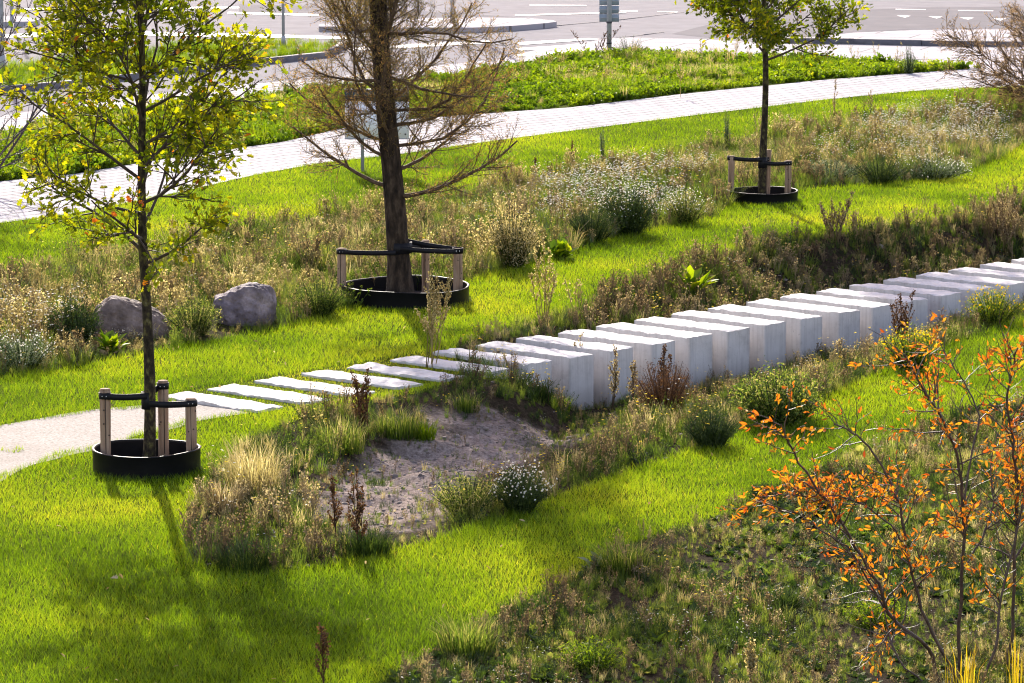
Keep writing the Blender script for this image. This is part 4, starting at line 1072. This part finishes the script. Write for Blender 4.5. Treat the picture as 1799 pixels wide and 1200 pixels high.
stuff('dry_stems', 'dry brown stems and seed heads', M['dry'], [
    (MEADOW, 5, STALK, (.40, .80), nf(.45, 71, .3, .65), .8), (MEADOW, 8, LOWTWIG, (.7, 1.3), None, .8), (FAR_BANK, 14, LOWTWIG, (.6, 1.3), None, 0), (ALLH, 10, LOWTWIG, (.5, 1.1), notsand(.08), .5),
    (ALLH, 5, STALK, (.35, .75), mulf(notsand(.02), nf(.8, 72, .4, .7)), .5), (ROUGH, 12, LOWTWIG, (.35, .8), nf(.9, 73, .25, .6), 0), (ROUGH, 3, STALK, (.3, .6), None, 0)])
stuff('straw_grass', 'bleached straw coloured grass', M['straw'], [
    (STRIP, 8, TUS, (.7, 1.2), nf(.5, 92, .5, .7), 0), (STRIP, 1.2, STALK, (.5, .9), nf(.6, 93, .45, .7), 0), (MEADOW, 10, LOWTWIG, (.8, 1.4), nf(.5, 94, .4, .7), .5),
    (MEADOW, 14, TUSL, (.4, .9), nf(.5, 76, .45, .8), .8), (ALLH, 22, TUS, (.35, .9), mulf(notsand(.10), nf(.7, 77, .3, .7)), .5), (ROUGH, 26, TUS, (.2, .55), nf(1.0, 78, .35, .7), 0)])
WH1 = poly([(930, 340), (1250, 310), (1270, 385), (1080, 420), (960, 440)])
WH2 = poly([(1430, 260), (1600, 215), (1780, 215), (1770, 290), (1560, 320), (1430, 320)])
WH3 = poly([(-100, 560), (220, 560), (300, 600), (0, 660), (-100, 670)])
stuff('silvery_herbs', 'silvery green low herbs', M['silver'], [
    (MEADOW, 22, TUS, (.4, .8), nf(.3, 74, .5, .7), .8), (MEADOW, 12, WEEDF, (.5, 1.0), nf(.6, 75, .4, .7), .8), (ALLH, 9, WEEDF, (.4, .8), mulf(notsand(.05), nf(.6, 79, .4, .7)), .5), (ROUGH, 14, WEED, (.2, .4), nf(.7, 80, .45, .7), 0)])
stuff('white_wildflowers', 'small white wildflowers', M['white'], [
    (WH1, 70, FLOW, (.9, 1.5), nf(.9, 81, .35, .7), .3), (WH2, 60, FLOW, (.9, 1.4), nf(.9, 85, .35, .7), .3), (WH3, 30, FLOW, (.8, 1.2), nf(.9, 86, .35, .7), .3), (MEADOW, 3, FLOW, (.8, 1.2), nf(.5, 81, .45, .75), .5), (ALLH, 2.2, FLOW, (.6, 1.2), mulf(notsand(.0), nf(.6, 82, .4, .8)), .5), (ROUGH, 6, FLOW, (.3, .7), nf(.7, 83, .4, .7), 0)])
stuff('yellow_wildflowers', 'small yellow wildflowers', M['yellow'], [
    (MEADOW, 2.2, YEL, (.8, 1.4), nf(.4, 84, .4, .8), .5), (ALLH, 4.0, YEL, (.7, 1.2), notsand(.12), .3), (ROUGH, .8, YEL, (.4, .8), None, 0)])
stuff('ground_cover', 'lush bright green ground cover between the path and the road', M['lush'], [
    (STRIP, 75, LUSH, (.35, .85), None, .3), (VERGE, 30, TUS, (.6, 1.1), None, 0), (STRIP, 30, TUS, (.6, 1.2), nf(.5, 91, .4, .7), .3)])

# ------------------------------------------------------------------ individual plants
def plant(kind, px, py, hpx, wpx, label, seed, mat=None, fl=None, name=None, dens=1.0, cat='plant'):
    b = GT(px, py); k = PXM(py) * HCAM / (HCAM - b[2]); h = hpx / k; w = wpx / k
    r = np.random.default_rng(seed)
    nm = name or {'bush': 'leafy_weed', 'tussock': 'grass_tussock', 'stalk': 'dry_stalk', 'broad': 'broad_leaved_plant'}[kind]
    t = thing(nm, label, cat, b)
    if kind == 'tussock':
        mb = MB(); n = int(260 * dens)
        for _ in range(n):
            a = r.random() * 6.28; q = w * .28 * math.sqrt(r.random()); hh = h * r.uniform(.45, 1.1)
            blade(mb, (q * math.cos(a), q * math.sin(a), -.02), a + r.normal(0, .6), hh, min(w * .5, hh) * r.uniform(.1, .9), .0075, r.random())
        mb.build('blades', M[mat or 'weed'], t)
    elif kind == 'stalk':
        st = MB(); sd_ = MB(); n = max(1, int(7 * dens))
        for i in range(n):
            a = r.random() * 6.28; p0 = np.array([math.cos(a), math.sin(a), 0]) * w * .12 * r.random(); p0[2] = -.03
            hh = h * (1 if i == 0 else r.uniform(.55, .98)); lx = (w * .5) / h
            d = np.array([r.uniform(-lx, lx), r.uniform(-lx, lx) * .6, 1]) if n > 1 else np.array([lx * .1, 0, 1])
            m_ = 6; tt = np.linspace(0, 1, m_); pts = p0 + d * (tt * hh)[:, None]; pts[:, :2] += (r.normal(0, .012, (m_, 2)) * tt[:, None])
            tube(st, pts, np.linspace(.0065, .002, m_), 5, r.random() * .5)
            for _ in range(12):
                u = r.uniform(.25, .97); q = p0 + d * hh * u; bb = r.random() * 6.28; L = (.28 * hh) * (1.1 - u) + .03
                e = q + np.array([math.cos(bb) * .42, math.sin(bb) * .42, .9]) * L
                tube(st, [q, e], [.003, .0018], 4, r.random() * .5)
                ns = max(5, int(L * 130)); v = r.uniform(.25, 1.05, ns)
                leaves(sd_, q + (e - q) * v[:, None] + r.normal(0, .007, (ns, 3)), r.uniform(.009, .020, ns), DISC, r, r.random(ns))
            ns = 26; v = r.uniform(.78, 1.02, ns)
            leaves(sd_, p0 + d * hh * v[:, None] + r.normal(0, .008, (ns, 3)), r.uniform(.009, .02, ns), DISC, r, r.random(ns))
        st.build('stems', M[mat or 'dry'], t); tag(sd_.build('seed_heads', M[mat or 'dry'], t), kind='stuff')
    elif kind == 'broad':
        mb = MB()
        for i in range(int(46 * dens)):
            a = r.random() * 6.28; e = r.uniform(.15, 1.25); L = h * r.uniform(.30, .62)
            d = np.array([math.cos(a) * math.cos(e), math.sin(a) * math.cos(e), math.sin(e)]); p = d * L * .25 + np.array([math.cos(a * 3), math.sin(a * 3), 0]) * w * .28 * r.random() + np.array([0, 0, h * .3 * r.random() - .01])
            tv, tf = OVAL; b_ = np.cross([0, 0, 1.], d); b_ /= np.linalg.norm(b_); c = np.cross(d, b_)
            mb.add(p + L * (tv[:, 0:1] * d + tv[:, 1:2] * b_ * 1.5 + tv[:, 2:3] * c), tf, r.random())
            tube(mb, [(0, 0, -.02), p + d * .01], .004, 4, .3)
        mb.build('leaves', M[mat or 'lush'], t)
    else:
        st = MB(); lf = MB(); fw = MB(); n = int(70 * dens)
        for _ in range(n):
            a = r.random() * 6.28; q = math.sqrt(r.random()); 
            tipp = np.array([math.cos(a) * q * w * .5, math.sin(a) * q * w * .5, h * math.sqrt(max(.05, 1 - .75 * q * q)) * r.uniform(.7, 1.08)])
            p0 = np.array([math.cos(a), math.sin(a), 0]) * w * .15 * q; p0[2] = -.03
            mid = (p0 + tipp) / 2 + np.array([0, 0, h * .08])
            tube(st, [p0, mid, tipp], [.005, .0035, .002], 4, r.random())
            nl = int(38); v = r.uniform(.15, 1, nl)[:, None]
            pos = np.where(v < .5, p0 + (mid - p0) * v * 2, mid + (tipp - mid) * (v - .5) * 2) + r.normal(0, w * .04, (nl, 3))
            pos[:, 2] = np.maximum(pos[:, 2], .0)
            leaves(lf, pos, r.uniform(.018, .045, nl), NARROW if dens < 2 else OVAL, r, r.random(nl))
            if fl:
                for _ in range(2):
                    leaves(fw, [tipp + r.normal(0, w * .05, 3) + np.array([0, 0, .02])], .018, DISC, r, r.random())
        st.build('stems', M['darkweed'] if mat != 'rust' and mat != 'dry' else M[mat], t); lf.build('foliage', M[mat or 'weed'], t)
        if fl: tag(fw.build('flowers', M[fl], t), kind='stuff')
    return t
PL = [
 ('stalk', 757, 645, 205, 90, 'dry pale stalks in front of the thick trunk beside the flush slabs', 'straw', None, 1.1),
 ('stalk', 955, 560, 150, 70, 'dry stalks on the lawn edge right of the middle watering ring', 'straw', None, .9),
 ('stalk', 1012, 705, 130, 22, 'single pale dry stalk before the third raised block', 'dry', None, .3),
 ('stalk', 1075, 722, 120, 40, 'pale branched dry stalk before the fourth raised block', 'dry', None, .5),
 ('stalk', 1112, 722, 90, 26, 'short pinkish dry stalk between the fourth and fifth raised blocks', 'dry', None, .4),
 ('bush', 1168, 735, 110, 120, 'dark rusty brown seed plant thicket before the raised blocks', 'rust', None, 1.6),
 ('stalk', 1168, 720, 125, 60, 'dark brown spike rising from the rusty thicket', 'rust', None, .8),
 ('stalk', 640, 770, 130, 70, 'dark brown dock stems on the mound below the flush slabs', 'rust', None, 1.2),
 ('stalk', 1465, 425, 95, 70, 'brown stalk clump on the bank above the far blocks', 'dry', None, 1.2),
 ('stalk', 1765, 420, 115, 90, 'loose brown stalk clump near the right edge on the bank', 'dry', None, 1.4),
 ('stalk', 1466, 215, 78, 14, 'tall thin branched stalk standing against the paved path', 'dry', None, .2),
 ('stalk', 1528, 207, 52, 8, 'short spike stalk right of the tall one by the paved path', 'dry', None, .2),
 ('stalk', 1005, 292, 48, 6, 'dark brown spike in the meadow below the paved path', 'rust', None, .2),
 ('bush', 1058, 290, 72, 14, 'slender green feathery horsetail like stem in the meadow', 'silver', None, .25),
 ('bush', 1276, 268, 75, 16, 'slender green stem left of the far oak stakes', 'silver', None, .25),
 ('stalk', 1195, 172, 78, 8, 'pale thin stalk on the green strip', 'straw', None, .2),
 ('stalk', 940, 320, 46, 8, 'dark seed spike in the meadow right of the sparse crown', 'rust', None, .2),
 ('stalk', 570, 1225, 135, 14, 'thin red brown stalk at the bottom edge', 'rust', None, .3),
 ('stalk', 1318, 1205, 92, 20, 'yellowish dense seed spike at the bottom right', 'straw', None, .6),
 ('stalk', 628, 975, 165, 50, 'dark leaning stalks at the lower end of the bare sand', 'rust', None, .5),
 ('stalk', 592, 960, 130, 20, 'reddish stalk left of the bare sand', 'rust', None, .3),
 ('bush', 1597, 130, 50, 32, 'small airy light green bush on the green strip', 'silver', None, .6),
 ('stalk', 1040, 106, 65, 90, 'dark bare stems left of the sign post', 'rust', None, .7),
 ('bush', 1105, 102, 40, 70, 'grey green weeds right of the sign post', 'silver', None, .6),
 ('tussock', 430, 1000, 60, 170, 'dark green tussock at the front left lip of the hollow', 'darkweed', None, 2.2),
 ('tussock', 645, 975, 62, 150, 'dark green tussock in front of the bare sand', 'darkweed', None, 2.0),
 ('tussock', 445, 870, 115, 150, 'tall blond grass clump right of the near watering ring', 'straw', None, 1.8),
 ('tussock', 395, 900, 70, 90, 'low brown grass clump below the near watering ring', 'dry', None, 1.2),
 ('tussock', 600, 790, 70, 150, 'shaggy green grass on the mound edge above the sand', 'weed', None, 2.0),
 ('tussock', 700, 765, 62, 140, 'arching long grass overhanging the sand below the flush slabs', 'weed', None, 1.8),
 ('tussock', 745, 770, 45, 70, 'bright green tuft on the sand below the mound', 'lush', None, .8),
 ('tussock', 820, 720, 40, 80, 'green tuft at the foot of the first raised block', 'weed', None, .9),
 ('tussock', 945, 702, 48, 80, 'dark green tuft between the first raised blocks', 'darkweed', None, 1.0),
 ('tussock', 985, 722, 38, 60, 'yellow green tuft before the second raised block', 'lush', None, .7),
 ('bush', 915, 900, 85, 110, 'round weed with white flowers at the front lip of the hollow', 'darkweed', 'white', 1.8),
 ('bush', 820, 905, 75, 140, 'grey brown fine weed left of the white flowering weed', 'weed', None, 1.5),
 ('bush', 1250, 785, 75, 110, 'feathery grey green weed mound before the raised blocks', 'darkweed', None, 1.9),
 ('bush', 1365, 745, 100, 180, 'large bushy green weed in front of the raised blocks', 'weed', None, 2.6),
 ('bush', 1395, 735, 60, 100, 'dark leafy weed behind the large bushy weed', 'darkweed', None, 1.6),
 ('bush', 1600, 650, 80, 110, 'green spreading weed with yellow flowers before the far blocks', 'lush', 'yellow', 1.6),
 ('bush', 1745, 570, 65, 110, 'bright leafy weed by the last blocks at the right', 'lush', 'yellow', 1.6),
 ('bush', 1105, 412, 90, 120, 'dark round aster bush with white flowers behind the curved lawn', 'darkweed', 'white', 2.2),
 ('bush', 1040, 425, 70, 110, 'dark leafy weed left of the white aster bush', 'darkweed', None, 1.8),
 ('bush', 1205, 392, 60, 90, 'low white flowering weed right of the aster bush', 'weed', 'white', 1.3),
 ('bush', 900, 470, 120, 110, 'tall golden brown grass like herb right of the middle ring', 'straw', None, 2.2),
 ('broad', 985, 455, 45, 70, 'broad glossy leaves at the meadow edge below the dark weed', 'lush', None, 1.0),
 ('broad', 1218, 520, 60, 70, 'dark broad leaved clump on the bank behind the blocks', 'lush', None, 1.0),
 ('bush', 1545, 322, 50, 110, 'dark green weed patch right of the far watering ring', 'darkweed', None, 1.5),
 ('bush', 1640, 315, 40, 140, 'silvery green low plant at the far meadow edge', 'silver', 'white', 1.8),
 ('bush', 1460, 318, 40, 120, 'pale silvery plant just right of the far oak stakes', 'silver', None, 1.6),
 ('bush', 130, 612, 95, 110, 'tall dark green reedy weed left of the long boulder', 'darkweed', None, 2.0),
 ('bush', 340, 590, 75, 110, 'yellowing leafy weed between the two boulders', 'weed', None, 1.6),
 ('broad', 195, 620, 60, 40, 'light green narrow leaved sprout in front of the long boulder', 'lush', None, .8),
 ('bush', 560, 555, 70, 110, 'leafy weed left of the middle watering ring', 'weed', None, 1.8),
 ('bush', 40, 650, 70, 120, 'tangled pale weed at the left edge of the lawn', 'silver', 'white', 1.4),
 ('tussock', 1095, 1012, 75, 130, 'brown green tussock on the rough patch, largest one', 'weed', None, 2.2),
 ('broad', 1055, 1005, 45, 60, 'blue green leaves left of the largest brown tussock', 'silver', None, 1.0),
 ('tussock', 820, 1150, 85, 150, 'wispy grass clump on the rough patch near the bottom edge', 'weed', None, 1.8),
 ('tussock', 1380, 1070, 50, 90, 'dark green tuft left of the orange shrub stems', 'darkweed', None, 1.4),
 ('bush', 1040, 1175, 50, 130, 'low green leafy herb at the bottom of the rough patch', 'lush', None, 1.4),
 ('bush', 1540, 1100, 45, 120, 'bright green herb under the orange shrub', 'lush', None, 1.4),
 ('tussock', 1690, 1225, 120, 110, 'long yellow reed leaves at the foot of the orange shrub', 'reed', None, .12),
 ('tussock', 1785, 1225, 150, 70, 'yellow reed leaves at the bottom right corner', 'reed', None, .10),
 ('stalk', 1585, 620, 115, 50, 'dark bare twiggy stalks before the far blocks', 'rust', None, .9),
 ('bush', 1340, 885, 40, 60, 'dark tuft at the edge of the rough patch', 'darkweed', None, .9),
]
for i, (kind, px, py, hp, wp, lab, mat, fl, dn) in enumerate(PL):
    plant(kind, px, py, hp, wp, lab, 500 + i, mat, fl, None, dn, 'grass tuft' if kind == 'tussock' else 'plant')

# clods and pebbles on the bare sand, leaf litter on the lawn
def lump_t(rng):
    mb = MB(); import bmesh
    bm = bmesh.new(); bmesh.ops.create_icosphere(bm, subdivisions=1, radius=1)
    V = np.array([v.co[:] for v in bm.verts]); Fc = np.array([[v.index for v in f.verts] for f in bm.faces]); bm.free()
    V *= rng.uniform(.6, 1.3, (len(V), 1)); V[:, 2] *= .6
    mb.add(V, Fc, .5); return T_of(mb)
LUMP = [lump_t(R0) for _ in range(8)]
mb = MB()
for reg, dn_ in ((SAND, 110), (HOLLOW, 12)):
    x, y = spots(reg, dn_, rng, reg[:, 1].min(), reg[:, 1].max(), 1.18)
    m = free(x, y); x, y = x[m], y[m]
    scatter(mb, LUMP, P3(x, y), np.exp(rng.normal(-4.5, .6, len(x))), rng)
tag(mb.build('clods', solid('earth_clods', [(.3, (.10, .08, .065)), (.7, (.34, .28, .25))], 3, .9)), 'small earth clods and pebbles on the bare sand', None, kind='stuff')
mb = MB(); x, y = spots(poly([(-300, 700), (700, 560), (1200, 500), (1700, 700), (900, 1300), (-300, 1500)]), 1.1, rng, 27, 55)
m = free(x, y) & ~inside(x, y, HOLLOW); x, y = x[m], y[m]
leaves(mb, np.stack([x, y, np.full(len(x), .06)], 1), rng.uniform(.03, .07, len(x)), OVAL, rng, rng.random(len(x)), None, 2)
tag(mb.build('leaf_litter', M['dry']), 'scattered small dry leaves on the lawn', None, kind='stuff')

# a fallen leaf on the lawn
lf = MB(); leaves(lf, [(0, 0, .0)], .12, OAK, np.random.default_rng(3), .8, None, 3)
o = lf.build('fallen_leaf', M['dry']); o.location = G(193, 1028) + np.array([0, 0, .06]); tag(o, 'dry brown leaf lying on the lawn at the lower left', 'leaf')
